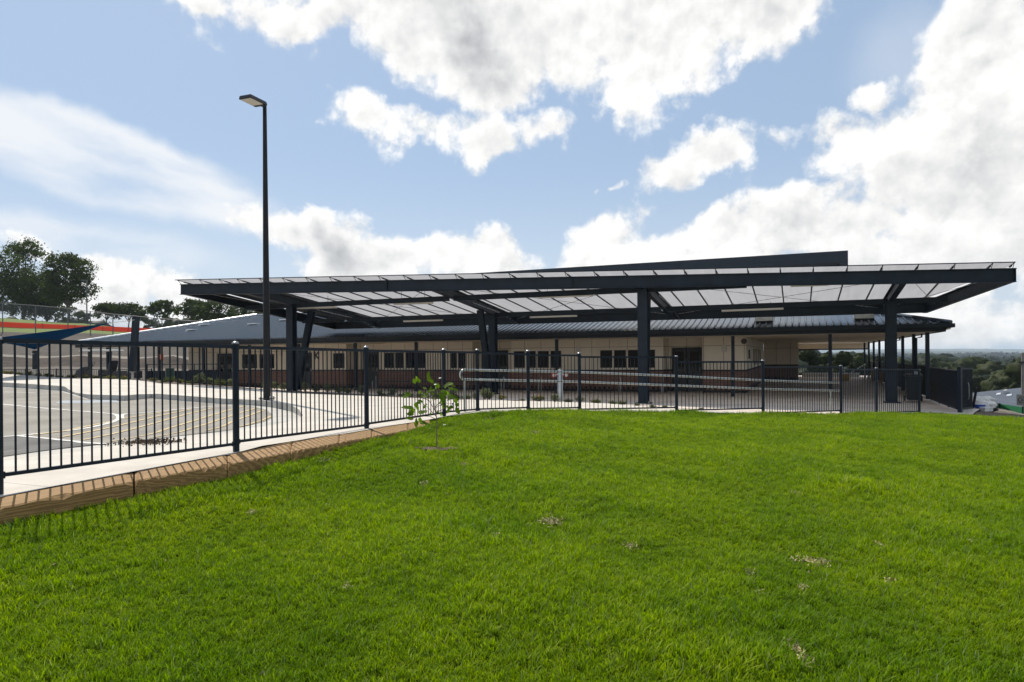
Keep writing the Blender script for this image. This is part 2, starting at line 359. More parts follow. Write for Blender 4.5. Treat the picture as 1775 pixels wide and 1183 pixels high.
CREAM = mat('cream_panel', (.83, .735, .585), .65, var=.03, scale=.7, extra=lambda t, co, cc: t.mix(t.m('MAXIMUM',
        t.m('MULTIPLY', t.m('LESS_THAN', t.m('ABSOLUTE', t.m('SUBTRACT', t.m('FRACT', t.m('DIVIDE', t.sep(co)[0], .9)), .5)), .011), 1.0),
        t.m('LESS_THAN', t.m('ABSOLUTE', t.m('SUBTRACT', t.sep(co)[2], 2.17)), .009)), cc, (.17, .14, .10)))
SOFFIT = mat('soffit_lining', (.85, .76, .61), .7, var=.04, scale=.5)
FRAMEM = mat('cream_frame', (.80, .72, .58), .5, var=.04)
GREYMET = mat('ground_slab_edge', (.2, .2, .2), .8)
def brickmat():
    m_ = bpy.data.materials.new('brickwork'); m_.use_nodes = True; t = NT(m_.node_tree); b = t.n['Principled BSDF']
    co = t.add('ShaderNodeTexCoord').outputs['Object']; x, y, z = t.sep(co)
    v = t.xyz(t.m('ADD', x, y), z, 0.0)
    br = t.add('ShaderNodeTexBrick'); t.put(br.inputs[0], v); br.offset = .5
    for k, q in ((1, (.27, .110, .068, 1)), (2, (.18, .075, .052, 1)), (3, (.27, .22, .18, 1)), (4, 1.0), (5, .012), (6, .2), (7, 0.0), (8, .24), (9, .086)): br.inputs[k].default_value = q
    band = t.m('GREATER_THAN', z, .975); low = t.m('LESS_THAN', z, .22)
    hd = t.m('LESS_THAN', t.m('FRACT', t.m('DIVIDE', t.m('ADD', x, y), .24)), .52)
    row = t.m('GREATER_THAN', z, .11)
    c = t.mix(band, br.outputs[0], (.045, .036, .034)); c = t.mix(t.m('MULTIPLY', low, t.m('MULTIPLY', hd, row)), c, (.018, .015, .014))
    c = t.mix(t.m('LESS_THAN', z, .1), c, (.03, .026, .024))
    t.l.new(c, b.inputs['Base Color']); b.inputs['Roughness'].default_value = .85
    bn = t.add('ShaderNodeBump'); bn.inputs['Strength'].default_value = .6; bn.inputs['Distance'].default_value = .01; t.put(bn.inputs['Height'], t.m('SUBTRACT', 1.0, br.outputs[1])); t.l.new(bn.outputs[0], b.inputs['Normal'])
    return m_
BRICK = brickmat()
GLASS = mat('window_glass', (.006, .007, .007), .05, var=.3, scale=.8, spec=.25)
ROOFM = mat('roof_steel', (.075, .094, .115), .22, .5, var=.02, scale=.15)
ROOFCAP = mat('roof_flashing', (.80, .81, .82), .3, .5)
GUTTER = mat('gutter_steel', (.008, .012, .017), .5, spec=.3)
HALLM = mat('hall_fascia', (.018, .026, .038), .5, var=.06)
WOODM = None
def woodmat():
    m_ = bpy.data.materials.new('pine_sleeper'); m_.use_nodes = True; t = NT(m_.node_tree); b = t.n['Principled BSDF']
    co = t.add('ShaderNodeTexCoord').outputs['Object']
    rnd = t.add('ShaderNodeObjectInfo').outputs['Random']
    v = t.v('MULTIPLY', t.v('ADD', co, t.xyz(t.m('MULTIPLY', rnd, 17.0), rnd, rnd)), (.7, 8.0, 8.0))
    wv = t.add('ShaderNodeTexWave', wave_type='RINGS', rings_direction='X'); t.put(wv.inputs[0], v); wv.inputs['Scale'].default_value = 3.1; wv.inputs['Distortion'].default_value = 7.0; wv.inputs['Detail'].default_value = 4; wv.inputs['Detail Scale'].default_value = 1.5
    c = t.mix(t.sm(wv.outputs[1], .2, .9), (.24, .128, .038), (.39, .225, .078))
    c = t.mix(t.sm(t.noise(v, 4, 6, .7), .45, .75, 0, .5), c, (.19, .10, .035))
    c = t.mix(t.m('MULTIPLY', rnd, .22), c, (.24, .12, .05))
    t.l.new(c, b.inputs['Base Color']); b.inputs['Roughness'].default_value = .8
    bn = t.add('ShaderNodeBump'); bn.inputs['Strength'].default_value = .5; bn.inputs['Distance'].default_value = .008; t.put(bn.inputs['Height'], t.noise(v, 9, 6, .7)); t.l.new(bn.outputs[0], b.inputs['Normal'])
    return m_
WOODM = woodmat()
def clothmat(name, col, k):
    m_ = bpy.data.materials.new(name); m_.use_nodes = True; t = NT(m_.node_tree); t.n.clear(); o = t.add('ShaderNodeOutputMaterial'); co = t.add('ShaderNodeTexCoord').outputs['Object']
    c = t.mix(t.noise(co, 1.5, 4, .6), tuple(q*.85 for q in col), col); b = t.add('ShaderNodeBsdfDiffuse'); t.put(b.inputs[0], c); tr = t.add('ShaderNodeBsdfTranslucent'); t.put(tr.inputs[0], c)
    mx = t.add('ShaderNodeMixShader'); mx.inputs[0].default_value = k; t.l.new(b.outputs[0], mx.inputs[1]); t.l.new(tr.outputs[0], mx.inputs[2]); t.l.new(mx.outputs[0], o.inputs[0]); return m_
def leafmat(name, c1, c2, trans=.35, rough=.55, scale=.5, shift=.5):
    m_ = bpy.data.materials.new(name); m_.use_nodes = True; t = NT(m_.node_tree); t.n.clear()
    o = t.add('ShaderNodeOutputMaterial'); pos = t.add('ShaderNodeNewGeometry').outputs[0]
    f_ = t.sm(t.noise(pos, scale, 4, .7), .3, .7); c = t.mix(f_, c1, c2)
    rnd = t.add('ShaderNodeObjectInfo').outputs['Random']; c = t.mix(t.m('MULTIPLY', rnd, shift), c, tuple(q*.6 for q in c2))
    b = t.add('ShaderNodeBsdfPrincipled'); t.put(b.inputs[0], c); b.inputs['Roughness'].default_value = rough; b.inputs['Specular IOR Level'].default_value = .08
    tr = t.add('ShaderNodeBsdfTranslucent'); t.put(tr.inputs[0], t.mix(1.0, c, (1.5, 1.75, .7), 'MULTIPLY'))
    mx = t.add('ShaderNodeMixShader'); mx.inputs[0].default_value = trans; t.l.new(b.outputs[0], mx.inputs[1]); t.l.new(tr.outputs[0], mx.inputs[2]); t.l.new(mx.outputs[0], o.inputs[0])
    return m_
LEAF_A = leafmat('gum_leaves', (.070, .092, .020), (.028, .042, .011), .32)
LEAF_B = leafmat('valley_leaves', (.044, .056, .012), (.012, .019, .005), .2, scale=.12)
LEAF_C = leafmat('far_leaves', (.026, .038, .011), (.010, .017, .007), .1, scale=.03)
BARK = mat('bark', (.10, .085, .07), .9, var=.3, scale=4)
LAWNM = mat('lawn_soil', (.055, .095, .004), 1.0, var=.3, scale=6, coords='Pos', spec=0)
HILLG = mat('hill_grass', (.12, .19, .030), .9, var=.2, scale=.8, coords='Pos')
# ---------------------------------------------------------------- the ground, near and far
NEAR = [(0, .15), (15, .1), (40, -.1)]
def zpx(x, rows): return [(D, EYE+ray(x, y)[1]*D if y > 50 else y) for D, y in rows]
GCOLS = {
 -700: [(5, .3), (20, .6), (40, .9), (60, 3.0), (80, 6.5), (95, 8.5), (130, 9), (300, 10), (1000, 14), (9000, 20)],
 0: [(5, -.2), (20, -.1), (36, .1), (50, .2)]+zpx(0, [(58, 645), (62, 633), (63.5, 616), (66, 612.5), (70, 601), (80, 575), (84, 571), (96, 549.5)])+[(102, 7.9), (130, 8.3), (300, 9), (1000, 12), (9000, 20)],
 150: [(5, -.2), (20, -.2), (36, 0), (50, .1)]+zpx(150, [(58, 645), (62, 633.5), (63.5, 616.5), (66, 613), (70, 602), (80, 577), (84, 574), (96, 560)])+[(102, 7.0), (130, 7.2), (300, 7), (1000, 5), (9000, 10)],
 300: [(5, -.2), (20, -.2), (36, -.1), (50, .1)]+zpx(300, [(58, 645), (62, 635), (63.5, 618), (66, 614), (70, 604), (80, 583), (84, 580), (96, 576)])+[(102, 5.4), (130, 5.5), (300, 5), (1000, 0), (9000, 0)],
 480: [(20, -.3), (40, -.2), (60, 0), (80, 2.5), (95, 3.8), (130, 4.2), (300, 0), (1000, -10), (9000, -10)],
 700: [(20, -.3), (40, -.2), (80, .2), (130, -1), (300, -8), (1000, -15), (9000, -10)],
 1400: [(20, -.3), (60, -.2), (66, -1), (95, -4), (150, -10), (300, -18), (1000, -25), (9000, -12)],
 1600: [(18, -.3), (27, -.4), (40, -3), (60, -6), (90, -9), (150, -14), (300, -20), (1000, -28), (9000, -12)],
 1700: [(14, -.4), (19, -.35), (24, -.8), (30, -1.6), (34, -4), (50, -6.5), (80, -9), (150, -14), (300, -20), (1000, -28), (9000, -12)],
 2300: [(14, -.5), (24, -1), (50, -4.6), (80, -8), (150, -14), (300, -20), (1000, -28), (9000, -12)]}
gk = sorted((math.atan((x-887.5)/F), c) for x, c in GCOLS.items())
GAZ = np.array([q[0] for q in gk]); LOGR = np.linspace(math.log(4), math.log(9500), 260)
GT = np.array([np.interp(np.exp(LOGR)*math.cos(a), [q[0] for q in c], [q[1] for q in c]) for a, c in gk])
def H(X, Y):
    X = np.atleast_1d(np.asarray(X, float)); Y = np.atleast_1d(np.asarray(Y, float))
    a = np.arctan2(X, Y); lr = np.log(np.maximum(np.hypot(X, Y), 4.1)); res = np.zeros(len(a))
    aa = np.clip(a, GAZ[0], GAZ[-1]); i = np.clip(np.searchsorted(GAZ, aa)-1, 0, len(GAZ)-2); t = (aa-GAZ[i])/(GAZ[i+1]-GAZ[i])
    f_ = (lr-LOGR[0])/(LOGR[1]-LOGR[0]); j = np.clip(f_.astype(int), 0, len(LOGR)-2); s = f_-j
    g = lambda ii: GT[ii, j]*(1-s)+GT[ii, j+1]*s
    return g(i)*(1-t)+g(i+1)*t
def ground_mesh():
    az_ = np.concatenate([np.linspace(-math.pi, -.95, 24)[:-1], np.linspace(-.95, .95, 191), np.linspace(.95, math.pi, 24)[1:]])
    r = np.concatenate([np.linspace(.5, 24, 20), np.linspace(25, 130, 150), np.geomspace(135, 9400, 50)])
    A, Rr = np.meshgrid(az_, r); X_ = Rr*np.sin(A); Y_ = Rr*np.cos(A); Z_ = H(X_.ravel(), Y_.ravel())
    near = np.minimum(0, (X_.ravel()**2+Y_.ravel()**2)**.5-24)*0
    Z_ = Z_+near; n, k = len(r), len(az_)
    back = (np.abs(A.ravel()) > .95) & (Rr.ravel() < 60); Z_[back] = np.minimum(Z_[back], -.6)
    far = Rr.ravel() > 150; Z_[far] += 1.2*np.sin(X_.ravel()[far]/70)*np.sin(Y_.ravel()[far]/90)
    idx = np.arange(n*k).reshape(n, k); q = np.stack([idx[:-1, :-1], idx[:-1, 1:], idx[1:, 1:], idx[1:, :-1]], -1).reshape(-1, 4)[:, ::-1]
    m_ = bpy.data.materials.new('hillside'); m_.use_nodes = True; t = NT(m_.node_tree); b = t.n['Principled BSDF']
    co = t.add('ShaderNodeNewGeometry').outputs[0]; x, y, z = t.sep(co); x2, y2 = x, y
    rr = t.m('SQRT', t.m('ADD', t.m('MULTIPLY', x, x), t.m('MULTIPLY', y, y)))
    yy = t.m('ADD', y, t.m('MULTIPLY', t.m('SUBTRACT', t.noise(co, .25, 4, .6), .5), 1.6))
    grav = t.mix(t.sm(t.noise(co, 1.5, 6, .75), .3, .7), (.085, .067, .050), (.045, .034, .025))
    cut = t.mix(t.sm(t.noise(t.v('MULTIPLY', co, (1, 1, 2.5)), 1.1, 6, .75), .35, .65), (.060, .035, .019), (.018, .012, .008))
    gr = t.mix(t.sm(t.noise(co, .5, 6, .7), .35, .7), (.12, .19, .022), (.17, .20, .04))
    flat = t.mix(t.sm(t.noise(co, .8, 6, .7), .35, .7), (.14, .118, .092), (.095, .078, .06))
    c = flat
    for y0, nx in ((58, flat), (60.5, cut), (63.9, t.mix(.0, (.24, .21, .17), grav)), (64.7, grav), (80.2, gr)):
        c = t.mix(t.m('GREATER_THAN', yy, y0), c, nx)
    isl = t.m('LESS_THAN', x, t.m('MULTIPLY', y, -.34))   # the cut hillside lies to the left
    gv = t.mix(t.sm(t.noise(co, .03, 5, .6), .4, .65), (.035, .048, .018), (.06, .065, .03))
    c = t.mix(isl, gv, c); c = t.mix(t.m('LESS_THAN', t.m('MULTIPLY', rr, t.m('SUBTRACT', 1.0, isl)), 75), c, t.mix(isl, (.17, .13, .10), c))
    c = t.mix(t.m('GREATER_THAN', rr, 170), c, gv)
    t.l.new(c, b.inputs[0]); b.inputs['Roughness'].default_value = .95
    bn = t.add('ShaderNodeBump'); bn.inputs['Strength'].default_value = 1; bn.inputs['Distance'].default_value = .15; t.put(bn.inputs['Height'], t.noise(co, 1.2, 7, .75)); t.l.new(bn.outputs[0], b.inputs['Normal'])
    o = fast_mesh('ground', np.stack([X_.ravel(), Y_.ravel(), Z_], 1), q, m_); o.data.polygons.foreach_set('use_smooth', [True]*len(o.data.polygons)); tag(o, kind='structure')
ground_mesh()

def hp(pts, surf): return [hit(x, y, surf) for x, y in pts]
back_edge = hp([(-500, 645), (-200, 646), (0, 648), (110, 655), (232, 659), (279, 665), (350, 669), (452, 675.6), (505, 681), (570, 684), (640, 686.6), (780, 693), (900, 695.5), (1040, 699), (1171, 709), (1229, 711.5), (1290, 714.5)], zG)
near_px = [(1345, 717.2), (1322, 717.6), (1172, 714.5), (1004, 712.5), (915, 713), (827, 715.5), (777, 721.5), (703, 734), (610, 750), (455, 773), (400, 787.6), (349, 795.5), (194, 825), (90, 844), (0, 862)]
near_edge = hp(near_px, zG)
kerb_px = [(0, 663), (60, 666.5), (110, 670), (155, 683), (215, 686), (262, 682), (330, 687), (390, 691.4), (430, 693), (459, 695), (488, 699), (508, 704), (519, 711), (522, 717)]
kerb = hp(kerb_px, zG)
KX = kerb[0]+(kerb[0]-kerb[1]).normalized()*22; KX.z = float(zG(KX.x, KX.y)[0])
joint = hp([(526, 720), (512, 728), (488, 734), (460, 739), (429, 743), (400, 750), (338, 756), (196, 773), (0, 795)], zG)
dn = (near_edge[-1]-near_edge[-4]).normalized(); near_ext = [near_edge[-1]+dn*k for k in (3, 9)]
jd = (joint[-1]-joint[-2]).normalized(); jext = joint[-1]+jd*9
tag(drape('path', back_edge+near_edge+near_ext+[jext]+joint[::-1]+kerb[::-1]+[KX], zP, 0.0, CONC, .45), kind='structure')
asp_px = [(0, 671.5), (113, 678), (200, 686.5), (260, 690.5), (330, 695.5), (400, 700), (440, 705), (460, 710), (470, 717), (472, 725), (456, 732), (415, 741), (400, 746), (225, 766), (180, 769.6), (90, 780), (0, 793)]
asp = hp(asp_px, zA)
asp_w = [KX]+[Vector((k.x, k.y, 0)) for k in kerb]+[Vector((j.x, j.y, 0)) for j in joint]+[jext]
tag(drape('gutter_pan', asp_w, zA, -.003, CONC2, .45), kind='structure')
ad = (asp[-1]-asp[-2]).normalized()
akx = [KX+Vector((-2, -1.0, 0)), kerb[0]+Vector((-.3, -.12, 0))]+[k+Vector((.0, -.16, 0)) for k in kerb[1:8]]
tag(drape('asphalt_road', akx+asp[5:]+[asp[-1]+ad*9], zA, .003, ASPH, .28), kind='structure')
mb = MB(); kk = [KX]+kerb+[joint[0], joint[1]]
for i in range(len(kk)-1):
    a, b = kk[i], kk[i+1]; n = max(1, int((b-a).xy.length/.3))
    for j in range(n):
        q = [a.xy+(b.xy-a.xy)*t/n for t in (j, j+1)]; zt = [float(zP(r_.x, r_.y)[0])+.001 for r_ in q]; zb = [float(zA(r_.x, r_.y)[0])-.02 for r_ in q]
        mb.add([(q[0].x, q[0].y, zb[0]), (q[1].x, q[1].y, zb[1]), (q[1].x, q[1].y, zt[1]), (q[0].x, q[0].y, zt[0])], [(0, 1, 2, 3)])
tag(mb.build('kerb', CONC2), kind='structure')
tag(drape('asphalt_patch', hp([(0, 759), (25, 757.5), (80, 762), (130, 767), (172, 771), (90, 780), (0, 792.5)], zA)+[hp([(0, 792.5)], zA)[0]+ad*9, hp([(0, 759)], zA)[0]+ad*9], zA, .0065, ASPH2, .28), kind='structure')
# painted lines
mk = MB(); my = MB(); HA = lambda l: hp(l, zA)
def cv(l, k=6):   # smooth a pixel polyline (Catmull-Rom)
    r_ = []; l = [l[0]]+list(l)+[l[-1]]
    for i in range(1, len(l)-2):
        p0_, p1_, p2_, p3_ = (np.array(q, float) for q in l[i-1:i+3])
        for j in range(k): t = j/k; r_.append(tuple(.5*((2*p1_)+(-p0_+p2_)*t+(2*p0_-5*p1_+4*p2_-p3_)*t*t+(-p0_+3*p1_-3*p2_+p3_)*t**3)))
    return r_+[tuple(l[-1])]
stripe(mk, HA([(-120, 695), (0, 701), (60, 707), (150, 714.5), (188, 717.5)]), .10, zA, .009)
stripe(mk, HA(cv([(188, 717.5), (202, 720), (206, 726), (198, 731), (182, 736), (150, 743), (110, 748.5), (61, 753.5), (20, 757), (-80, 764)])), .10, zA, .010)
stripe(mk, HA([(25, 756), (80, 761), (130, 766), (180, 771)]), .10, zA, .011)
stripe(mk, HA(cv([(212, 727), (210, 722), (218, 718.5), (248, 716.6), (315, 710), (360, 706), (400, 703.8), (420, 703)])), .10, zA, .010)
stripe(mk, HA([(-50, 678.5), (20, 680.5), (60, 681.5)]), .10, zA, .009)
for l in ([(212, 727), (259, 719), (300, 713)], [(104, 759), (200, 740), (270, 723), (333, 710)], [(142, 764), (240, 742), (320, 720), (370, 708)], [(189, 767), (290, 744), (360, 723), (400, 711), (425, 704.5)],
          [(264, 760), (330, 744), (400, 722), (445, 708)], [(356, 748), (400, 733), (430, 722), (457, 712)], [(415, 741), (440, 734), (458, 728), (470, 722)], [(61, 754.5), (110, 748.5), (160, 738), (196, 731)]):
    stripe(my, HA(l), .075, zA, .012)
mkb = MB(); stripe(mkb, HA([(100, 697.5), (150, 697), (205, 696)]), 1.0, zA, .007)
tag(mk.build('road_marking_white', PWHITE), kind='structure'); tag(my.build('road_marking_yellow', PYEL), kind='structure'); tag(mkb.build('road_marking_blue', PBLUE), kind='structure')
# grey slab under and around the canopy and building
be = back_edge[3:]
slab_poly = [l2w(-46, 62), l2w(-46, 31)]+be+[hit(1345, 717, zG), hit(1457, 718.5, zG), hit(1593, 717, zG), hit(1640, 718.5, zG), hit(1686, 718, zG), hit(1690, 714, zG), l2w(5.75, 27), l2w(5.6, 62)]
tag(drape('slab_pavement', slab_poly, zG, -.012, SLAB, .7), kind='structure')
# mulch beds along the back of the path
bl = [back_edge[i] for i in range(2, 13)]
wd = [.9, 1.1, 1.4, 1.6, 2.0, 2.2, 2.3, 1.9, 1.3, .55, .4]
bed = bl+[b+Vector((.25, 1, 0)).normalized()*w for b, w in zip(bl, wd)][::-1]
tag(drape('mulch_bed', bed, lambda X, Y: zG(X, Y)+.02*np.sin(X*9)*np.sin(Y*7), .012, MULCH, .3), kind='structure')
bl2 = [back_edge[i] for i in range(12, 16)]; bed2 = bl2+[b+Vector((.1, .3, 0)) for b in bl2][::-1]
tag(drape('mulch_strip', bed2, zG, .012, MULCH, .2), kind='structure')
# dirt apron on the right, beyond the slab and lawn
def zD(X, Y): return np.minimum(zG(X, Y), 0.0)-.03-.10*np.maximum(0, np.asarray(X)-14.5)*.9-.0*np.asarray(Y)+.02*np.sin(np.asarray(X)*3)*np.sin(np.asarray(Y)*4)
dp = [hit(1640, 718.5, zG), hit(1690, 718, zG), hit(1690, 713.5, zG)]+[hit(x, y, zD, 12, 40) for x, y in ((1700, 713.5), (1725, 715.5), (1750, 717.5), (1800, 722), (1900, 731))]+[Vector((24, 10, 0)), hit(1775, 726, zL)+Vector((0, -1, 0)), hit(1700, 721, zL)+Vector((0, -.8, 0))]
tag(drape('dirt_track', dp, zD, -.0, DIRT, .5), kind='structure')

# lawn sheet (the grass itself grows on it further down)
lawn_front = [Vector((x, y, 0)) for x, y in [(-8.3, -6), (8, -8), (40, -8), (40, 8)]]
lawn_back = hp([(1900, 731), (1775, 729), (1700, 722.5), (1640, 718.5), (1593, 717), (1518, 717.5), (1457, 718.8), (1322, 717.6), (1172, 714.6), (1004, 712.6), (915, 713), (845, 714.5)], zL)
SL_B = hp([(845, 713.5), (777, 721.5), (703, 734), (610, 750), (455, 773), (392, 788.5), (349, 795.5), (231, 818), (194, 825), (90, 844), (0, 862)], zG)
sl_dir = (SL_B[-1]-SL_B[-3]).normalized()
lawn_poly = lawn_front+lawn_back+[Vector(q) for q in SL_B[1:]]+[SL_B[-1]+sl_dir*4, SL_B[-1]+sl_dir*11]
LAWN_POLY = np.array([(q[0], q[1]) for q in lawn_poly])
tag(drape('lawn', lawn_poly, zL, -.02, LAWNM, .4), kind='structure')

# ---------------------------------------------------------------- timber sleepers along the lawn
FR = hp([(777, 729), (703, 746.5), (610, 763), (514, 781), (390, 805), (338, 813.5), (232, 833), (198, 838), (56, 866), (0, 878)], lambda X, Y: zG(X, Y)-.03)
def at_px(line, x):   # where the polyline crosses the picture column x
    for a, b in zip(line[:-1], line[1:]):
        ua, ub = a.x/a.y*F+887.5, b.x/b.y*F+887.5
        if min(ua, ub)-1e-6 <= x <= max(ua, ub)+1e-6 and abs(ua-ub) > 1e-6: return a+(b-a)*((x-ua)/(ub-ua))
    return line[0] if x > 500 else line[-1]
cuts = [742, 706, 640, 584, 500, 392, 231, 2]
ords = ['first', 'second', 'third', 'fourth', 'fifth', 'sixth', 'seventh', 'eighth', 'ninth', 'tenth', 'eleventh', 'twelfth', 'thirteenth', 'fourteenth', 'fifteenth', 'sixteenth', 'seventeenth', 'eighteenth', 'nineteenth', 'twentieth']
ords += ['twenty-'+q for q in ords[:9]]+['thirtieth']+['thirty-'+q for q in ords[:9]]+['fortieth']+['forty-'+q for q in ords[:9]]
def sleeper(A, B, C, D_, i, lab):   # A,B back edge; C,D front edge (A-D one end)
    mb = MB(); n = 26; z0 = -.24; rows = []; rr = random.Random(i)
    o = (A+B+C+D_)/4; dx_ = (B-A).normalized(); ang = math.atan2(dx_.y, dx_.x); M = Matrix.Rotation(-ang, 3, 'Z')
    for k in range(n+1):
        t = .005+(1-.010)*k/n; b_ = A.lerp(B, t); f_ = D_.lerp(C, t); e = .012 if k in (0, n) else 0
        top = b_.z-.004-e; w1 = rr.uniform(-.005, .005); ch = .018+rr.uniform(-.004, .006)+(rr.uniform(.02, .05) if rr.random() < .12 or k in (0, n) else 0)
        inn = (b_-f_).normalized()
        prof = [(b_, z0), (b_, top), (f_+inn*ch, f_.z+w1-e-.004), (f_, f_.z-ch*.8+w1-e), (f_-inn*w1, z0)]
        rows.append([M@(Vector((q.x, q.y, z_ if z_ > -.2 else b_.z+z_))-o) for q, z_ in prof])
    vs = [q for r_ in rows for q in r_]; fs = []
    for k in range(n):
        for j in range(4): fs.append((k*5+j, k*5+j+1, k*5+5+j+1, k*5+5+j))
    fs += [tuple(range(5)), tuple(range(n*5, n*5+5))[::-1]]
    s_o = mb.add(vs, fs).build('timber_sleeper', WOODM); s_o.location = o; s_o.rotation_euler = (0, 0, ang)
    tag(s_o, lab, 'sleeper', 'timber sleepers edging the lawn')
sl_lab = ['short far sleeper end where the lawn meets the path behind the sapling', 'timber sleeper just left of the sapling, at the third fence post from the left', 'timber sleeper with split top just right of the second fence post', 'short timber sleeper left of the second full fence post base',
          'timber sleeper in middle of the lawn edging, right of the first thick fence post', 'timber sleeper under the first thick fence post', 'long curved-grain timber sleeper left of the first thick fence post']
for i in range(len(cuts)-1):
    x1, x0 = cuts[i], cuts[i+1]
    ex = sl_dir*(1.3 if x0 == 2 else 0)
    sleeper(at_px(SL_B, x1), at_px(SL_B, x0)+ex, at_px(FR, x0)+ex, at_px(FR, x1), i, ['farthest and thinnest timber sleeper, behind the sapling on the lawn', 'timber sleeper second from the far end, left of the sapling', 'timber sleeper in front of the fence post nearest the lamp post shadow tip',
      'short timber sleeper to the left of the fence post where the lamp shadow ends', 'timber sleeper midway between the two thick fence posts left of the sapling', 'timber sleeper starting at the foot of the fence post left of the lamp post', 'nearest timber sleeper, with curved grain, at the left edge of the lawn'][i])

# ---------------------------------------------------------------- picket fence
fence = empty('picket_fence', (0, 0, 0)); tag(fence, 'dark navy steel picket fence curving along the lawn between grass and path', 'fence')
FP[0] = (-5, 5.46, 1.066, 583)
FPW = [Vector((ray(x, 600)[0]*D, D, EYE-dr)) for x, D, dr, _ in FP]
FTOP = [EYE+ray(x, y)[1]*D for x, D, _, y in FP]
ext = FPW[0]*2-FPW[1]; ext.z = FPW[0].z; FPW = [ext]+FPW; FTOP = [FTOP[0]]+FTOP
for i, (q, zt) in enumerate(zip(FPW, FTOP)):
    h = zt-q.z; r0 = .036
    po = MB().lathe((0, 0, 0), [(r0, -.25), (r0, h-.03)], 14).build('fence_post', FENCE, fence, True); po.location = q
    cp = MB().lathe((0, 0, h-.03), [(r0+.004, 0), (r0+.004, .012), (r0*.85, .022), (r0*.4, .030), (.001, .032)], 14).build('post_cap', CAPM, po, True)
PAN = [None, (586, 598.5, 828, 771.7), (599.3, 605.7, 768.4, 738.7), (606, 608.6, 736.8, 717), (608.6, 609.5, 716, 711), (610, 613, 711, 708), (614, 615, 710, 708), (617.7, 618, 711, 707.8), (626.6, 626, 713, 709), (635.5, 634.7, 717.7, 713), (639.5, 639.5, 717.6, 716.3), (639.5, 640, 717, 714)]
def zat(q, y): x = q.x/q.y*F+887.5; return EYE+ray(x, y)[1]*q.y
for i in range(len(FPW)-1):
    a, b = FPW[i], FPW[i+1]
    if i == 0: q = PAN[1]; za = (zat(b, q[0]), zat(b, q[2])); zb = za
    else: q = PAN[i]; za = (zat(a, q[0]), zat(a, q[2])); zb = (zat(b, q[1]), zat(b, q[3]))
    mb = MB(); d_ = (b-a); d_.z = 0; L = d_.length; d_.normalize(); s0, s1 = a+d_*.04, b-d_*.04
    T0, T1 = Vector((s0.x, s0.y, za[0]-.02)), Vector((s1.x, s1.y, zb[0]-.02)); B0, B1 = Vector((s0.x, s0.y, za[1]+.015)), Vector((s1.x, s1.y, zb[1]+.015))
    mb.bar(T0, T1, .038, .038); mb.bar(B0, B1, .032, .030)
    n = max(2, round(L/.0965))
    for k in range(1, n):
        t = k/n; p_ = B0.lerp(B1, t); q_ = T0.lerp(T1, t); mb.tube([p_, q_], .0083, 6, cap=False)
    for t_, w_ in ((T0, a), (T1, b), (B0, a), (B1, b)): mb.bar(t_, t_+(Vector((w_.x, w_.y, t_.z))-t_)*.3, .05, .055)
    mb.build('fence_panel', FENCE, fence, False)

# ---------------------------------------------------------------- galvanised handrail behind the fence
hr = empty('handrail', (0, 0, 0)); tag(hr, 'galvanised double handrail with rounded end running along behind the fence', 'handrail')
back = lambda q: Vector((q.x*(q.y+.13)/q.y, q.y+.13, q.z))
RQ = [(805, 13.45)]+[(x, D+.14) for x, D, _, _ in FP[5:10]]
def rz(xs, ys, x): return float(np.interp(x, xs, ys))
tops = [P(x, rz([805, 1005, 1170, 1320, 1457], [641.5, 645.5, 652, 659.6, 664], x), D) for x, D in RQ]
bots = [P(x, rz([805, 1040, 1170, 1320, 1457], [658, 663, 668.5, 674.5, 677.5], x), D) for x, D in RQ]
d0 = (tops[1]-tops[0]).normalized(); loop = []; zc = (tops[0].z+bots[0].z)/2; rr_ = (tops[0].z-bots[0].z)/2
for k in range(1, 8): an = math.pi/2+math.pi*k/8; loop.append(Vector((tops[0].x, tops[0].y, zc))+d0*math.cos(an)*rr_+Vector((0, 0, math.sin(an)*rr_)))
MB().tube(tops[::-1]+loop+bots, .024, 10).build('rail', GALV, hr, True)
for (x, D) in ((805, 13.45), (1440, 17.3)):
    b_ = P(x, 660 if x < 900 else 678, D); g_ = float(zG(b_.x, b_.y)[0]); MB().tube([(b_.x, b_.y, g_), (b_.x, b_.y, b_.z)], .022, 8).build('rail_post', GALV, hr, True)
for i in range(1, 6):
    for ln in (tops, bots): q = ln[i]; MB().tube([q, q+Vector((0, -.05, -.05)), Vector((q.x*(q.y-.11)/q.y, q.y-.12, q.z-.05))], .008, 6).build('bracket', GALV, hr, True)

# ---------------------------------------------------------------- canopy (building frame: a along, b back)
can = empty('walkway_canopy', (0, 0, 0), GA); tag(can, 'long navy steel canopy with translucent roof sheets on slanted columns', 'canopy')
def Zs(b): return EYE+2.74-.112*(b-24.25)
FL, FRt, BR, BL = (-23.05, 20.36), (6.08, 24.84), (4.56, 30.3), (-23.05, 30.3)
def fb(a): return FL[1]+(a-FL[0])*(FRt[1]-FL[1])/(FRt[0]-FL[0])
def fp(a, dz=0, b=None): b = fb(a) if b is None else b; return Vector((a, b, Zs(b)+dz))
tm = bpy.data.materials.new('polycarbonate'); tm.use_nodes = True; t = NT(tm.node_tree); t.n.clear(); o_ = t.add('ShaderNodeOutputMaterial')
tr = t.add('ShaderNodeBsdfTranslucent'); df = t.add('ShaderNodeBsdfPrincipled'); df.inputs['Roughness'].default_value = .25
co = t.add('ShaderNodeTexCoord').outputs['Object']; st = t.noise(t.v('MULTIPLY', co, (6, .5, 1)), 1.2, 3, .5)
t.put(tr.inputs[0], t.mix(st, (.56, .555, .56), (.68, .675, .68))); t.put(df.inputs[0], (.55, .55, .57)); mx = t.add('ShaderNodeMixShader'); mx.inputs[0].default_value = .15
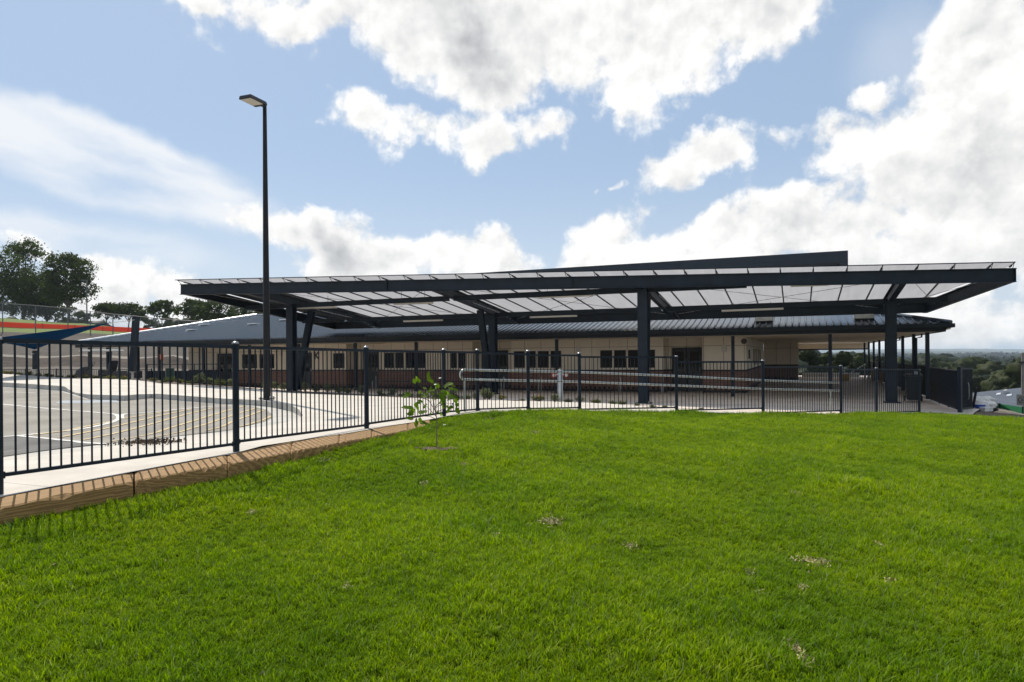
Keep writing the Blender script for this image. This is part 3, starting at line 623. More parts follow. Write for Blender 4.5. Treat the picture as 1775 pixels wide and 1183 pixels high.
t.l.new(tr.outputs[0], mx.inputs[1]); t.l.new(df.outputs[0], mx.inputs[2]); t.l.new(mx.outputs[0], o_.inputs[0])
RAF = [-20.3, -12.45, -4.95, 3.07]; B2, B3, B4 = 23.7, 27.6, 30.3
bars_a = [-20.3+.99*k for k in range(0, 27)]
def bend(a): return B4 if a <= BR[0] else BR[1]-(a-BR[0])*(BR[1]-FRt[1])/(FRt[0]-BR[0])
def sheet(a0, a1):   # one sheet between joint bars, thin, oversailing the fascia
    vs = []
    for a in (a0, a1):
        for b in (fb(a)-.22, bend(a)+.02):
            vs += [(a, b, Zs(b)), (a, b, Zs(b)+.012)]
    return [vs[0], vs[4], vs[6], vs[2], vs[1], vs[5], vs[7], vs[3]]
al = bars_a+[6.02]
for a0, a1 in zip(al[:-1], al[1:]): MB().hexa(sheet(a0+.004, a1-.004)).build('roof_sheet', tm, can)
def sheet2(a0, a1, u0, u1):
    vs = []
    for a in (a0, a1):
        for b in (fb(a)+u0, fb(a)+u1 if u1 < 5 else B4): vs += [(a, b, Zs(b)), (a, b, Zs(b)+.012)]
    return [vs[0], vs[4], vs[6], vs[2], vs[1], vs[5], vs[7], vs[3]]
for a0, a1 in ((FL[0]-.05, -22.04), (-21.96, -21.14), (-21.06, RAF[0]-.004)): MB().hexa(sheet2(a0, a1, -.22, .75)).build('roof_sheet', tm, can)
MB().hexa(sheet2(FL[0]-.05, RAF[0]-.004, .76, 9)).build('end_bay_sheet', STEEL, can)
MB().bar(fp(FL[0]-.05, .0, fb(FL[0])-.235), fp(6.02, .0, fb(6.02)-.235), .02, .03).build('edge_trim', STEEL, can)
for a in [-23.0, -22.0, -21.1]+al:
    mb = MB(); a_ = min(a, 6.0); mb.bar(fp(a_, -.022, fb(a_)+.1), fp(a_, -.022, bend(a_)), .045, .04)
    mb.bar(fp(a_, -.13, fb(a_)-.02), fp(a_, -.01, fb(a_)-.2), .014, .014).bar(fp(a_, -.012, fb(a_)-.21), fp(a_, -.012, fb(a_)+.1), .022, .02); mb.build('glazing_bar', STEEL, can)
def fasc(p0_, p1_, top, dep, name, w=.09, parent=can):
    return MB().hexa([(p0_[0], p0_[1], p0_[2]+top-dep), (p1_[0], p1_[1], p1_[2]+top-dep), (p1_[0]+w*p1_[3], p1_[1]+w*p1_[4], p1_[2]+top-dep), (p0_[0]+w*p1_[3], p0_[1]+w*p1_[4], p0_[2]+top-dep),
        (p0_[0], p0_[1], p0_[2]+top), (p1_[0], p1_[1], p1_[2]+top), (p1_[0]+w*p1_[3], p1_[1]+w*p1_[4], p1_[2]+top), (p0_[0]+w*p1_[3], p0_[1]+w*p1_[4], p0_[2]+top)]).build(name, STEEL, parent)
def beam(a0, b0, a1, b1, top, dep, name, w=.16, mat_=STEEL):
    mb = MB(); mb.ibeam((a0, b0, Zs(b0)+top-dep/2), (a1, b1, Zs(b1)+top-dep/2), w, dep, .022, .014); return mb.build(name, mat_, can)
for a0, a1 in ((FL[0], -14.1), (-14.098, -7.2), (-7.198, FRt[0])):
    p_, q_ = Vector((a0, fb(a0), Zs(fb(a0))-.13)), Vector((a1, fb(a1), Zs(fb(a1))-.13)); mb = MB(); mb.ibeam(p_-Vector((0, 0, .21)), q_-Vector((0, 0, .21)), .15, .42, .02, .012)
    mb.bar(q_-Vector((.012, 0, .40)), q_-Vector((.012, 0, .02)), .15, .02, (1, 0, 0)); mb.build('fascia_beam', STEEL, can)
beam(FL[0]+.05, FL[1]+.1, BL[0]+.05, BL[1], -.10, .42, 'side_beam'); beam(FRt[0]-.06, FRt[1]+.1, BR[0]-.05, BR[1], -.10, .42, 'side_beam')
beam(BL[0], B4, BR[0], B4, -.10, .40, 'back_beam')
for a in RAF: beam(a, fb(a)+.1, a, B4-.1, -.12, .38, 'rafter', .17)
zp2, zp3 = EYE+2.30, EYE+1.86
for i, (a0, a1) in enumerate(zip([FL[0]]+RAF, RAF+[4.9])):
    if B2 < 30:
        a1c = a1
        if fb(a1) > B2: a1c = FL[0]+(B2-FL[1])*(FRt[0]-FL[0])/(FRt[1]-FL[1])-.1
        if a1c > a0+.3: MB().ibeam((a0+.09, B2, zp2), (a1c-.09, B2, zp2), .10, .20, .012, .01).build('purlin', STEEL, can)
    MB().ibeam((a0+.09, B3, zp3), (a1-.09, B3, zp3), .10, .19, .012, .01).build('purlin', STEEL, can)
def column(a, b, lean, w):
    o = empty('column', (a, b, 0), 0, can); wz = float(zG(*l2w(a, b)[:2])[0]); top = Zs(b)-.50
    mb = MB(); mb.ibeam((0, 0, wz-.05), (0, 0, top), w, w*.9, .024, .016, (0, 1, 0)); mb.build('shaft', STEEL, o)
    mb = MB(); tb = Zs(b+lean)-.50; mb.ibeam((0, lean*.22, wz+.05), (0, lean, tb), w*.8, .20, .02, .014, (0, 1, 0)); mb.build('inclined_strut', STEEL, o)
    MB().box(-w*.75, w*.75, -w*.75, w*.75, wz-.03, wz+.02).build('base_plate', STEEL, o)
    for sx in (-1, 1):
        for sy in (-1, 1): MB().lathe((sx*w*.62, sy*w*.62, wz+.02), [(.018, 0), (.018, .05), (.0, .055)], 6).build('bolt', GALV, o)
    MB().box(-w*.55, w*.55, -.24, .24, top-.02, top-.001).build('cap_plate', STEEL, o)
    return o
column(3.07, B3, -.10, .34); column(-4.95, B2, .62, .34); column(-12.45, B3, -1.3, .32); column(-20.3, B2, 1.35, .34)
LIT = mat('batten_diffuser', (.66, .62, .54), .5, var=.03)
def batten(x0, y0, x1, y1, b):
    a0, z0 = onb(x0, y0, b); a1, z1 = onb(x1, y1, b); o = MB().bar((a0, b, z0), (a1, b, z1), .14, .075).build('light_batten', LIT, can, bev=.01)
    for t_ in (.2, .8): MB().tube([(a0+(a1-a0)*t_, b, z0+(z1-z0)*t_+.03), (a0+(a1-a0)*t_, b, Zs(b)-.02)], .008, 5).build('hanger', STEEL, o)
for q in ((512, 534.5, 583, 533, 24.2), (683, 527.5, 750, 525, 24.2), (930, 516, 1028, 512, 24.4), (700, 557.5, 767, 555.5, 29.6), (919, 550.5, 1000, 548, 29.6), (1251, 539.5, 1358, 535.5, 29.4), (1370, 495.8, 1436, 493.5, 24.9)): batten(*q)
def rod(a0, b0, a1, b1): MB().tube([fp(a0, -.32, b0), fp(a1, -.32, b1)], .009, 5).build('brace_rod', CAPM, can, True)
for a0, a1 in zip(RAF[:-1], RAF[1:]): rod(a0+.2, fb(a0)+.3, a1-.2, B4-.4); rod(a0+.2, B4-.4, a1-.2, fb(a1)+.3)
rod(-22.8, FL[1]+.6, -20.5, B4-.3); rod(3.3, fb(3.3)+.3, 4.8, B4-.6); rod(3.3, B4-.6, 5.7, 25.1)
for a in RAF[:3]: MB().tube([(a+.3, B4-.2, Zs(B4)-.55), (a+.3, B3+.6, Zs(B3)-.50), (a+.3, B3, Zs(B3)-.40), (a+.3, B3-2.6, Zs(B3-2.6)-.45)], .018, 6).build('conduit', CAPM, can, True)
# ---------------------------------------------------------------- school building (same frame)
bld = empty('school_building', (0, 0, 0), GA); tag(bld, 'low cream and brick school building with grey hipped metal roof and verandah', 'building')
BW, BRC = 32.9, 33.8; EA0, EA1, EB, EZ, PIT = -42.4, 5.2, 29.3, 2.83, .249; RB = 37.0
# roof: ribbed sheets, every rib real
def rib_sheet(mb, t0, t1, pt, per=.25, h=.045):
    prof = []; x = t0
    while x < t1:
        for dx_, hh in ((0, 0), (per*.62, 0), (per*.70, h), (per*.88, h), (per, 0)):
            if x+dx_ <= t1: prof.append((x+dx_, hh))
        x += per
    k0 = len(mb.v)
    for x, hh in prof:
        p_, q_ = pt(x, hh); mb.v += [p_, q_]
    for i in range(len(prof)-1): mb.f.append((k0+2*i, k0+2*i+2, k0+2*i+3, k0+2*i+1)); mb.mi.append(0)
def front(a, hh):
    run = max(.02, min(RB-EB, a-EA0, EA1-a)); return (a, EB, EZ+hh), (a, EB+run, EZ+run*PIT+hh)
mb = MB(); rib_sheet(mb, EA0+.02, EA1-.02, front)
def rside(b, hh):
    run = max(.02, min(RB-EB, b-EB)); return (EA1, b, EZ+hh), (EA1-run, b, EZ+run*PIT+hh)
rib_sheet(mb, EB+.02, 60, rside)
def lside(b, hh):
    run = max(.02, min(RB-EB, b-EB, 2*RB-EB-b)); return (EA0, b, EZ+hh), (EA0+run, b, EZ+run*PIT+hh)
rib_sheet(mb, EB+.02, 2*RB-EB-.02, lside)
rt = EZ+(RB-EB)*PIT
mb.add([(EA0+RB-EB, RB, rt), (EA1-(RB-EB), RB, rt), (EA1-(RB-EB), 2*RB-EB, EZ), (EA0, 2*RB-EB, EZ)], [(0, 1, 2, 3)])
mb.add([(EA1-(RB-EB), RB, rt), (EA1-(RB-EB), 60, rt), (EA1-2*(RB-EB), 60, EZ), (EA1-2*(RB-EB), RB, EZ)], [(0, 1, 2, 3)])
roof = mb.build('roof', ROOFM, bld)
def ridgecap(p_, q_): return MB().tube([p_, q_], .09, 6).build('ridge_cap', ROOFM, roof, True)
ridgecap((EA0+RB-EB, RB, rt+.01), (EA1-(RB-EB), RB, rt+.01)); ridgecap((EA1, EB, EZ+.03), (EA1-(RB-EB), RB, rt+.03))
MB().tube([(EA0, EB, EZ+.06), (EA0+RB-EB, RB, rt+.06)], .085, 10).build('hip_flashing', ROOFCAP, roof, True)  # near-white colour stands in for the sun's glint along this hip
for px, py in ((334, 572), (440, 562), (355, 563), (495, 555)):
    u, v = ray(px, py); D = (EZ+.05-PIT*EB-EYE)/(v-PIT*(CA-SA*u))
    q = w2l(Vector((u*D, D, 0))); MB().box(q.x-.35, q.x+.35, q.y-.2, q.y+.2, EZ+(q.y-EB)*PIT+.03, EZ+(q.y-EB)*PIT+.09).build('skylight_cover', ROOFCAP, roof)
for px in (1325, 1497):
    a, z = onb(px, 553, 30.5); o = MB().box(a-.35, a+.35, 30.2, 30.9, EZ+.28, EZ+.47).build('roof_vent', GALV, roof, bev=.03)
MB().box(EA0-.06, EA1+.10, EB-.13, EB, EZ-.15, EZ-.01).build('gutter', GUTTER, roof); MB().box(EA1, EA1+.13, EB+.002, 60, EZ-.15, EZ-.01).build('gutter', GUTTER, roof)
mb = MB(); a = EA0+.5
while a < -6: mb.box(a, a+.05, EB-.16, EB-.13, EZ-.11, EZ+.02); a += 1.2
mb.build('gutter_bracket', GUTTER, roof)
MB().box(EA0, EA1-.2, EB+.05, EB+.11, EZ-.30, EZ-.02).build('verandah_beam', GUTTER, bld); MB().box(EA1-.20, EA1-.14, EB+.115, 58.5, EZ-.30, EZ-.02).build('verandah_beam', GUTTER, bld)
# soffit: front verandah strip, open bay on the right, overhang lip
SZ = 2.56
MB().box(-36.8, EA1-.22, EB+.12, BW+1.2, SZ, SZ+.03).build('soffit', SOFFIT, bld); MB().box(-2.6, EA1-.22, BW+1.202, 58, SZ, SZ+.03).build('soffit', SOFFIT, bld)
MB().box(EA1-.12, EA1-.005, EB+.02, 58, EZ-.22, EZ-.18).build('soffit', SOFFIT, bld)
# walls: cream over brick, with true openings
def wall(a0, a1, b, ops, face=-1, nm='wall'):
    """wall in the plane b, openings (x0, x1, z0, z1); cream above 1.05, brick below (3 cm proud)"""
    for zlo, zhi, m_, pr, n_ in ((0, 1.05, BRICK, .03, 'brick_base'), (1.05, SZ-.005, CREAM, 0, nm)):
        mb = MB(); xs = sorted(set([a0, a1]+[v for o in ops for v in o[:2] if a0 < v < a1]))
        for x0, x1 in zip(xs[:-1], xs[1:]):
            spans = [(zlo, zhi)]
            for o in ops:
                if o[0] <= (x0+x1)/2 <= o[1]:
                    spans = [s for z0, z1 in spans for s in ((z0, min(z1, o[2])), (max(z0, o[3]), z1)) if s[1]-s[0] > 1e-4]
            for z0, z1 in spans: mb.box(x0, x1, b-pr, b+.2, z0, z1)
        mb.build(n_, m_, bld)
def win(a0, a1, z0, z1, b, open_side=None):
    w = .045; f_ = MB().box(a0, a1, b-.015, b+.05, z0, z0+w).box(a0, a1, b-.015, b+.05, z1-w, z1).box(a0, a0+w, b-.015, b+.05, z0+w, z1-w).box(a1-w, a1, b-.015, b+.05, z0+w, z1-w).build('window', FRAMEM, bld)
    MB().box(a0+w, a1-w, b+.02, b+.03, z0+w, z1-w).build('pane', GLASS, f_)
def A(x, b=BW): return onb(x, 620, b)[0]
def zz(x, y, b=BW): return onb(x, y, b)[1]
DOORM = mat('charcoal_door', (.022, .023, .024), .45)
segs = [(A(327), A(600), [(A(375), A(403), 0, 2.10, 'door')]+[(A(x0), A(x1), 1.10, 2.06, 'w') for x0, x1 in ((418, 446), (448, 476), (576, 598))]+[(A(505), A(541), 0, 2.1, 'door')], BW),
        (A(600)-.3, A(664), [(A(628, BRC), A(657, BRC), 0, 2.1, 'door')], BRC),
        (A(663), A(819), [(A(x0), A(x1), 1.10, 2.06, 'w') for x0, x1 in ((665, 683), (683.2, 701), (701.2, 719), (719.2, 738), (780, 793), (793.2, 808))], BW),
        (A(819)-.3, A(887), [(A(858, BRC), A(881, BRC), 0, 2.1, 'door')], BRC),
        (A(886), A(1150), [(A(x0), A(x1), 1.10, 2.06, 'w') for x0, x1 in ((889, 911), (911.2, 930), (930.2, 952.5), (952.7, 974), (1038.5, 1062.5), (1062.7, 1086.5), (1086.7, 1111), (1111.2, 1137))], BW),
        (A(1150)-.3, A(1219), [(A(1164, BRC), A(1217, BRC), 0, 2.12, 'door')], BRC),
        (A(1218), -2.17, [], BW)]
for a0, a1, ops, b in segs:
    wall(a0, a1, b, ops)
    for o in ops:
        if o[4] == 'w': win(o[0], o[1], o[2], o[3], b+.03)
        else:
            n = 2 if o[1]-o[0] > 1.3 else 1; w = (o[1]-o[0])/n
            for k in range(n):
                dr = MB().box(o[0]+k*w+.02, o[0]+(k+1)*w-.02, b+.08, b+.12, .02, o[3]-.03).build('door', DOORM, bld)
                MB().box(o[0]+k*w+.14, o[0]+(k+1)*w-.14, b+.07, b+.078, .95, o[3]-.2).build('pane', GLASS, dr)
                MB().tube([(o[0]+(k+.85)*w, b+.04, .95), (o[0]+(k+.85)*w, b+.04, 1.15)], .012, 6).build('handle', GALV, dr, True)
for aa, b0_, b1_ in ((A(600)-.2, BW+.2, BRC), (A(819)-.2, BW+.2, BRC), (A(1150)-.2, BW+.2, BRC)):
    MB().box(aa, aa+.2, b0_, b1_, 1.05, SZ-.005).build('wall', CREAM, bld); MB().box(aa, aa+.23, b0_, b1_-.032, 0, 1.05).build('brick_base', BRICK, bld)
# right end: return wall along the open bay, its windows, the bay's back wall
def wall_b(a, b0_, b1_, ops):
    for zlo, zhi, m_, pr, n_ in ((0, 1.05, BRICK, .03, 'brick_base'), (1.05, SZ-.005, CREAM, 0, 'wall')):
        mb = MB(); xs = sorted(set([b0_, b1_]+[v for o in ops for v in o[:2]]))
        for x0, x1 in zip(xs[:-1], xs[1:]):
            sp = [(zlo, zhi)]
            for o in ops:
                if o[0] <= (x0+x1)/2 <= o[1]: sp = [s for z0, z1 in sp for s in ((z0, min(z1, o[2])), (max(z0, o[3]), z1)) if s[1]-s[0] > 1e-4]
            for z0, z1 in sp: mb.box(a-.2, a+pr, x0, x1, z0, z1)
        mb.build(n_, m_, bld)
wb_ops = [(38.4, 40.3, 1.15, 2.1), (40.6, 42.5, 1.15, 2.1), (42.8, 44.7, 1.15, 2.1), (45, 46.9, 1.15, 2.1)]
wall_b(-2.172, BW+.2, 50.0, wb_ops)
for o in wb_ops:
    f_ = MB().box(-2.24, -2.19, o[0], o[1], 1.15, 1.2).box(-2.24, -2.19, o[0], o[1], 2.05, 2.1).box(-2.24, -2.19, o[0], o[0]+.06, 1.2, 2.05).box(-2.24, -2.19, o[1]-.06, o[1], 1.2, 2.05).build('window', FRAMEM, bld)
    MB().box(-2.225, -2.21, o[0]+.06, o[1]-.06, 1.2, 2.05).build('pane', GLASS, f_)
mb = MB().box(-2.17, .05, 50.2, 50.4, 1.05, SZ-.005).box(-.05, .051, 50.402, 58, 0, SZ-.005); mb.build('wall', CREAM, bld); MB().box(-2.14, .05, 50.17, 50.4, 0, 1.05).build('brick_base', BRICK, bld)
MB().box(.06, 4.9, 57.8, 57.95, 2.14, SZ-.005).build('bay_header', SOFFIT, bld); MB().box(.06, 4.9, 57.76, 57.79, 2.05, 2.14).build('header_beam', STEEL, bld)
MB().box(2.2, 2.28, 57.7, 57.755, 0, 2.1).build('verandah_post', STEEL, bld)
# verandah posts
for a in [4.55, 1.2, -2.5, -6.4, -10.3, -14.06, -17.8, -21.5, -25.2, -28.7, -32.2, -33.7, -35.8, -37.6, -40.3, -42.0]:
    q = l2w(a, 30.0); z0 = min(0, float(zG(q.x, q.y)[0])); MB().box(a-.065, a+.065, 29.94, 30.07, z0-.05, EZ-.30).build('verandah_post', STEEL, bld)
for b in [33.3, 36.6, 39.9, 43.2, 46.5, 49.8, 53.1, 56.4]: MB().box(4.49, 4.61, b-.06, b+.06, -.05, SZ-.005).build('verandah_post', STEEL, bld)
for a in (-42.0, -37.6): MB().box(a-.06, a+.06, 43.5, 43.62, -.05, EZ-.2).build('verandah_post', STEEL, bld)
for b in (33.0, 39.6): MB().tube([(4.8, b, 2.6), (4.8, b, 2.42), (4.62, b+.1, 2.38), (4.62, b+.1, .1)], .04, 8).build('downpipe', STEEL, bld, True)
# fittings on the front wall
for x, y in ((1256, 604), (1003, 605), (347, 612), (488, 612)): a = A(x); z = zz(x, y); MB().box(a-.11, a+.11, BW-.07, BW-.002, z-.16, z+.16).build('wall_light', LIT, bld, bev=.05)
a = A(1290); z = zz(1290, 592); MB().tube([(a, BW-.10, z), (a, BW-.001, z)], .13, 16).build('bulkhead_light', mat('bronze_lamp', (.10, .06, .045), .4), bld, True)
MB().box(A(1302)-.12, A(1302)-.04, BW-.006, BW-.002, 1.55, 1.95).build('wall_notice', DOORM, bld)
a, z = onb(549, 617.5, BW-.01); text('letter_sign', 'K', .60, BLACK, bld, Matrix.Translation((a, BW-.012, z))@Matrix.Rotation(R(90), 4, 'X'))
# high hall roof behind
MB().box(-37, 2.5, 44.4, 55, 2.6, 7.0).build('hall_wall', HALLM, bld); hf = MB().box(-37.3, 2.74, 44.0, 56, 6.99, 7.73).build('hall_roof', HALLM, bld)
MB().box(-37.3, 2.2, 43.96, 43.995, 6.93, 7.07).build('drip_edge', BLACK, hf); MB().box(2.3, 2.74, 44.0, 44.35, 6.0, 6.985).build('end_pier', HALLM, hf)
# inside walls so that nothing shows through
MB().box(-36.4, -2.4, 41, 41.2, 0, 2.5).build('rear_wall', CREAM, bld); MB().box(A(327)-.001, A(327)+.2, BW+.21, 40.9, 0, 2.5).build('end_wall', CREAM, bld)

# ---------------------------------------------------------------- things round the building
def part(mb, name, m_, o, **k): return mb.build(name, m_, o, **k)
# low navy barrier by the left verandah
o = empty('verandah_barrier', (0, 0, 0), GA); tag(o, 'low solid navy barrier with top rail at the left end of the verandah', 'barrier')
a0, a1 = onb(254, 650, 30.3)[0], onb(379, 650, 30.3)[0]
z0 = 0.0; mb = MB()
for k in range(40): aa = a0+(a1-a0)*k/40; mb.box(aa+.01, aa+(a1-a0)/40-.01, 30.28, 30.31, .1, 1.0)
part(mb, 'panel', STEEL, o); part(MB().box(a0, a1, 30.26, 30.33, 1.0, 1.05), 'rail', STEEL, o); part(MB().box(a0, a1, 30.28, 30.31, 1.42, 1.46), 'top_rail', STEEL, o)
for k in range(7): aa = a0+(a1-a0)*k/6; part(MB().box(aa-.02, aa+.02, 30.335, 30.37, 0, 1.46), 'baluster', STEEL, o)
# slender steel seat legs along the brick wall: a bench
def bench(x0, x1, lab):
    a0, a1 = A(x0, 31.9), A(x1, 31.9); o = empty('wall_bench', (0, 0, 0), GA); tag(o, lab, 'bench', 'benches along the brick wall')
    part(MB().box(a0, a1, 31.65, 32.1, .44, .48), 'seat', DOORM, o)
    n = max(2, int((a1-a0)/1.9)+1)
    for k in range(n):
        aa = a0+.1+(a1-a0-.2)*k/(n-1); part(MB().tube([(aa, 31.7, 0), (aa, 31.7, .44)], .018, 6), 'leg', GALV, o); part(MB().tube([(aa, 32.05, 0), (aa, 32.05, .72)], .018, 6), 'back_post', GALV, o)
bench(646, 818, 'long dark bench against the brick wall behind the leafy sapling'); bench(868, 1152, 'long dark bench against the brick wall right of the middle canopy column')
# bollard post with red ringed fittings
q = P(971, 696, 20.2); g_ = float(zG(q.x, q.y)[0]); o = empty('service_post', (q.x, q.y, g_)); tag(o, 'thick galvanised post with two red-ringed outlets behind the handrail', 'post')
part(MB().lathe((0, 0, 0), [(.085, 0), (.085, .93), (.07, .95), (.0, .955)], 16), 'shaft', GALV, o, smooth=True)
RED = mat('red_plastic', (.35, .02, .02), .4)
for s in (-1, 1):
    part(MB().tube([(0, -.05, .80), (s*.16, -.06, .80)], .02, 8), 'arm', GALV, o, smooth=True)
    rp = [(s*.18+.065*math.cos(k*math.pi/6), -.08, .78+.065*math.sin(k*math.pi/6)) for k in range(13)]; part(MB().tube(rp, .016, 6, cap=False), 'ring', RED, o, smooth=True)
    part(MB().tube([(s*.18, -.05, .78), (s*.18, -.10, .78)], .045, 12), 'outlet', GALV, o, smooth=True)
# right-hand side: gate and screens
def local(name, lab, cat, **k): o = empty(name, (0, 0, 0), GA); tag(o, lab, cat, **k); return o
def gp(x, y, D): return P(x, y, D)
def panel_fence(name, lab, p0_, p1_, h, nposts, ribs=True, number=None):
    o = empty(name, (p0_.x, p0_.y, p0_.z)); tag(o, lab, 'fence'); d_ = p1_-p0_; L = d_.xy.length; o.rotation_euler = (0, 0, math.atan2(d_.y, d_.x)); dz = d_.z
    mb = MB(); n = int(L/.09); 
    for k in range(n): x0, x1 = L*k/n, L*(k+1)/n; zo = dz*(k+.5)/n; mb.box(x0, x1-.008, -.012+(.006 if k % 2 else 0), .012, zo+.07, zo+h)
    part(mb, 'panel', FENCE, o)
    part(MB().bar((0, 0, h), (L, 0, h+dz), .04, .04), 'rail', FENCE, o); part(MB().bar((0, 0, .05), (L, 0, .05+dz), .04, .04), 'rail', FENCE, o)
    for k in range(nposts): t_ = k/(nposts-1); part(MB().box(L*t_-.03, L*t_+.03, .022, .08, -.1+dz*t_, h+.04+dz*t_), 'post', FENCE, o)
    return o, L
p0_ = gp(1612, 691, 25.3); p0_.z = 0; p1_ = gp(1659, 708, 20.7); p1_.z = -.01; panel_fence('screen_fence', 'solid navy screen fence from the corner verandah post to the gate', p0_, p1_, 1.20, 4)
q0, q1 = l2w(4.75, 54, 0), l2w(4.75, 30.6, 0); o, L = panel_fence('screen_fence', 'solid navy fence along the right side of the verandah, numbered sixteen', q0, q1, 1.22, 9)
gate = empty('gate', tuple(gp(1664, 714, 20.0).xy)+(0,)); tag(gate, 'tall navy steel gate standing open beside the dirt track', 'gate')
gd = gp(1685, 711, 20.5)-gp(1664, 714, 20.0); gate.rotation_euler = (0, 0, math.atan2(gd.y, gd.x)); GL = gd.xy.length
part(MB().box(-.05, .05, -.05, .05, -.15, 1.33), 'post', FENCE, gate); part(MB().box(.07, GL, -.015, .015, .06, 1.30), 'leaf', mat('gate_navy_darkened', (.003, .005, .009), .6, spec=.1), gate); part(MB().box(.07, GL, -.03, -.0155, 1.24, 1.29).box(.07, GL, -.03, -.0155, .07, .12), 'frame', FENCE, gate)  # leaf: fence navy darkened in colour to offset the sky light it catches
part(MB().tube([(GL*.6, -.03, .35), (GL*.6, -.05, .45), (GL*.6, -.05, .75), (GL*.6, -.03, .85)], .01, 6), 'latch', GALV, gate)
part(MB().box(.09, GL-.05, -.032, -.0165, .0, .055), 'drop_bolt', GALV, gate)
def plate(x, y, D, s, w, h, lab, cat, m_, tm_, body='16'):
    q = gp(x, y, D); o = empty('number_plate', q); tag(o, lab, cat); o.rotation_euler = (0, 0, R(-25)); part(MB().box(-w/2, w/2, 0, .01, -h/2, h/2), 'plate', m_, o)
    text('number', body, s, tm_, o, Matrix.Translation((0, -.012, 0))@Matrix.Rotation(R(90), 4, 'X'), .002); return o
WHITE = mat('white_paint', (.75, .75, .73), .5, var=.04)
plate(1588, 647, 19.75, .13, .17, .14, 'small plate with white 16 on the fence end near the bin', 'number plate', FENCE, WHITE)
# wheelie bin
q = gp(1584, 695, 24.6); o = empty('wheelie_bin', (q.x, q.y, 0.0), R(-25)); tag(o, 'dark wheelie bin with hinged lid beside the screen fence', 'bin')
BINM = mat('bin_plastic', (.012, .014, .013), .5)
part(MB().hexa([(-.21, -.25, .06), (.21, -.25, .06), (.21, .22, .06), (-.21, .22, .06), (-.27, -.33, .92), (.27, -.33, .92), (.27, .27, .92), (-.27, .27, .92)]), 'body', BINM, o, bev=.02)
part(MB().hexa([(-.29, -.36, .925), (.29, -.36, .925), (.29, .30, .925), (-.29, .30, .925), (-.26, -.33, .97), (.26, -.33, .97), (.26, .27, 1.02), (-.26, .27, 1.02)]), 'lid', BINM, o, bev=.015)
part(MB().tube([(-.22, .33, .95), (.22, .33, .95)], .018, 8), 'handle', BINM, o)
for s in (-1, 1): part(MB().tube([(s*.24, .22, .1), (s*.29, .22, .1)], .10, 14), 'wheel', BLACK, o, smooth=True)
# yellow sleeved bollards and striped rail in the open bay
YEL = mat('safety_yellow', (.60, .38, .03), .5)
for x, D, lab in ((1513, 43, 'yellow bollard among the verandah posts, nearer the striped rail'), (1527, 40.5, 'yellow bollard beside the verandah posts, nearer the canopy column')):
    q = gp(x, 664, D); o = MB().lathe((0, 0, 0), [(.09, 0), (.09, .62), (.05, .66), (0, .67)], 12).build('bollard', YEL, smooth=True); o.location = (q.x, q.y, 0); tag(o, lab, 'bollard')
q = gp(1463, 664, 44); o = empty('floor_box', (q.x, q.y, 0), GA); tag(o, 'low yellow box at the foot of the striped ramp rail', 'box'); part(MB().box(-.3, .3, -.2, .2, 0, .38), 'body', YEL, o, bev=.03); part(MB().box(-.32, .32, -.22, .22, .381, .43), 'lid', mat('lid_orange', (.45, .20, .03), .5), o, bev=.01)
o = empty('ramp_rail', (0, 0, 0)); tag(o, 'sloping white ramp handrail with dark bands under the verandah', 'handrail')
ra, rb_ = gp(1463, 653, 46), gp(1500, 631.5, 46); part(MB().tube([ra, rb_], .045, 8), 'rail', WHITE, o, smooth=True)
for k in range(1, 10): c0, c1 = ra.lerp(rb_, k/10-.012), ra.lerp(rb_, k/10+.012); part(MB().tube([c0, c1], .048, 8), 'band', BLACK, o, smooth=True)
for t_ in (.25, .97): m_ = ra.lerp(rb_, t_); part(MB().tube([(m_.x, m_.y, 0), m_], .025, 6), 'post', GALV, o)
o = local('kerb_wall', 'low pale concrete upstand at the far end of the open bay', 'low wall'); part(MB().box(.3, 4.3, 57.4, 57.55, 0, .26), 'upstand', CONC2, o); part(MB().box(.3, 4.3, 57.38, 57.57, .261, .30), 'coping', WHITE, o)
# ---------------------------------------------------------------- lamp post
q = hit(463, 693.5, zG); lamp = empty('lamp_post', q); tag(lamp, 'tall tapered black lamp post with flat head, standing on the kerbed path', 'lamp post')
HT = EYE+ray(459, 181)[1]*q.y-q.z
MB().lathe((0, 0, 0), [(.098, 0), (.092, 1.2), (.050, HT)], 20).build('pole', BROWNPOLE, lamp, True)
MB().box(-.17, .17, -.17, .17, .03, .05).build('base_plate', BLACK, lamp)
for sx in (-1, 1):
    for sy in (-1, 1): MB().lathe((sx*.13, sy*.13, 0), [(.02, .0), (.02, .10), (.0, .11)], 8).build('bolt', GALV, lamp)
ax = Vector((-.17, -.45, 0)).normalized(); ay = Vector((.355, -.23, 0)); ay = (ay-ax*ay.dot(ax)).normalized()
hd = empty('lamp_head', (0, 0, HT-.06), math.atan2(ax.y, ax.x), lamp)
MB().hexa([(.12, -.20, -.04), (.74, -.20, -.04), (.74, .20, -.04), (.12, .20, -.04), (.14, -.18, .05), (.73, -.18, .05), (.73, .18, .05), (.14, .18, .05)]).build('housing', BLACK, hd, bev=.01)
MB().box(-.02, .14, -.035, .035, -.03, .03).build('arm', BLACK, hd)
MB().box(.26, .71, -.165, .165, -.052, -.041).build('diffuser', LIT, hd)

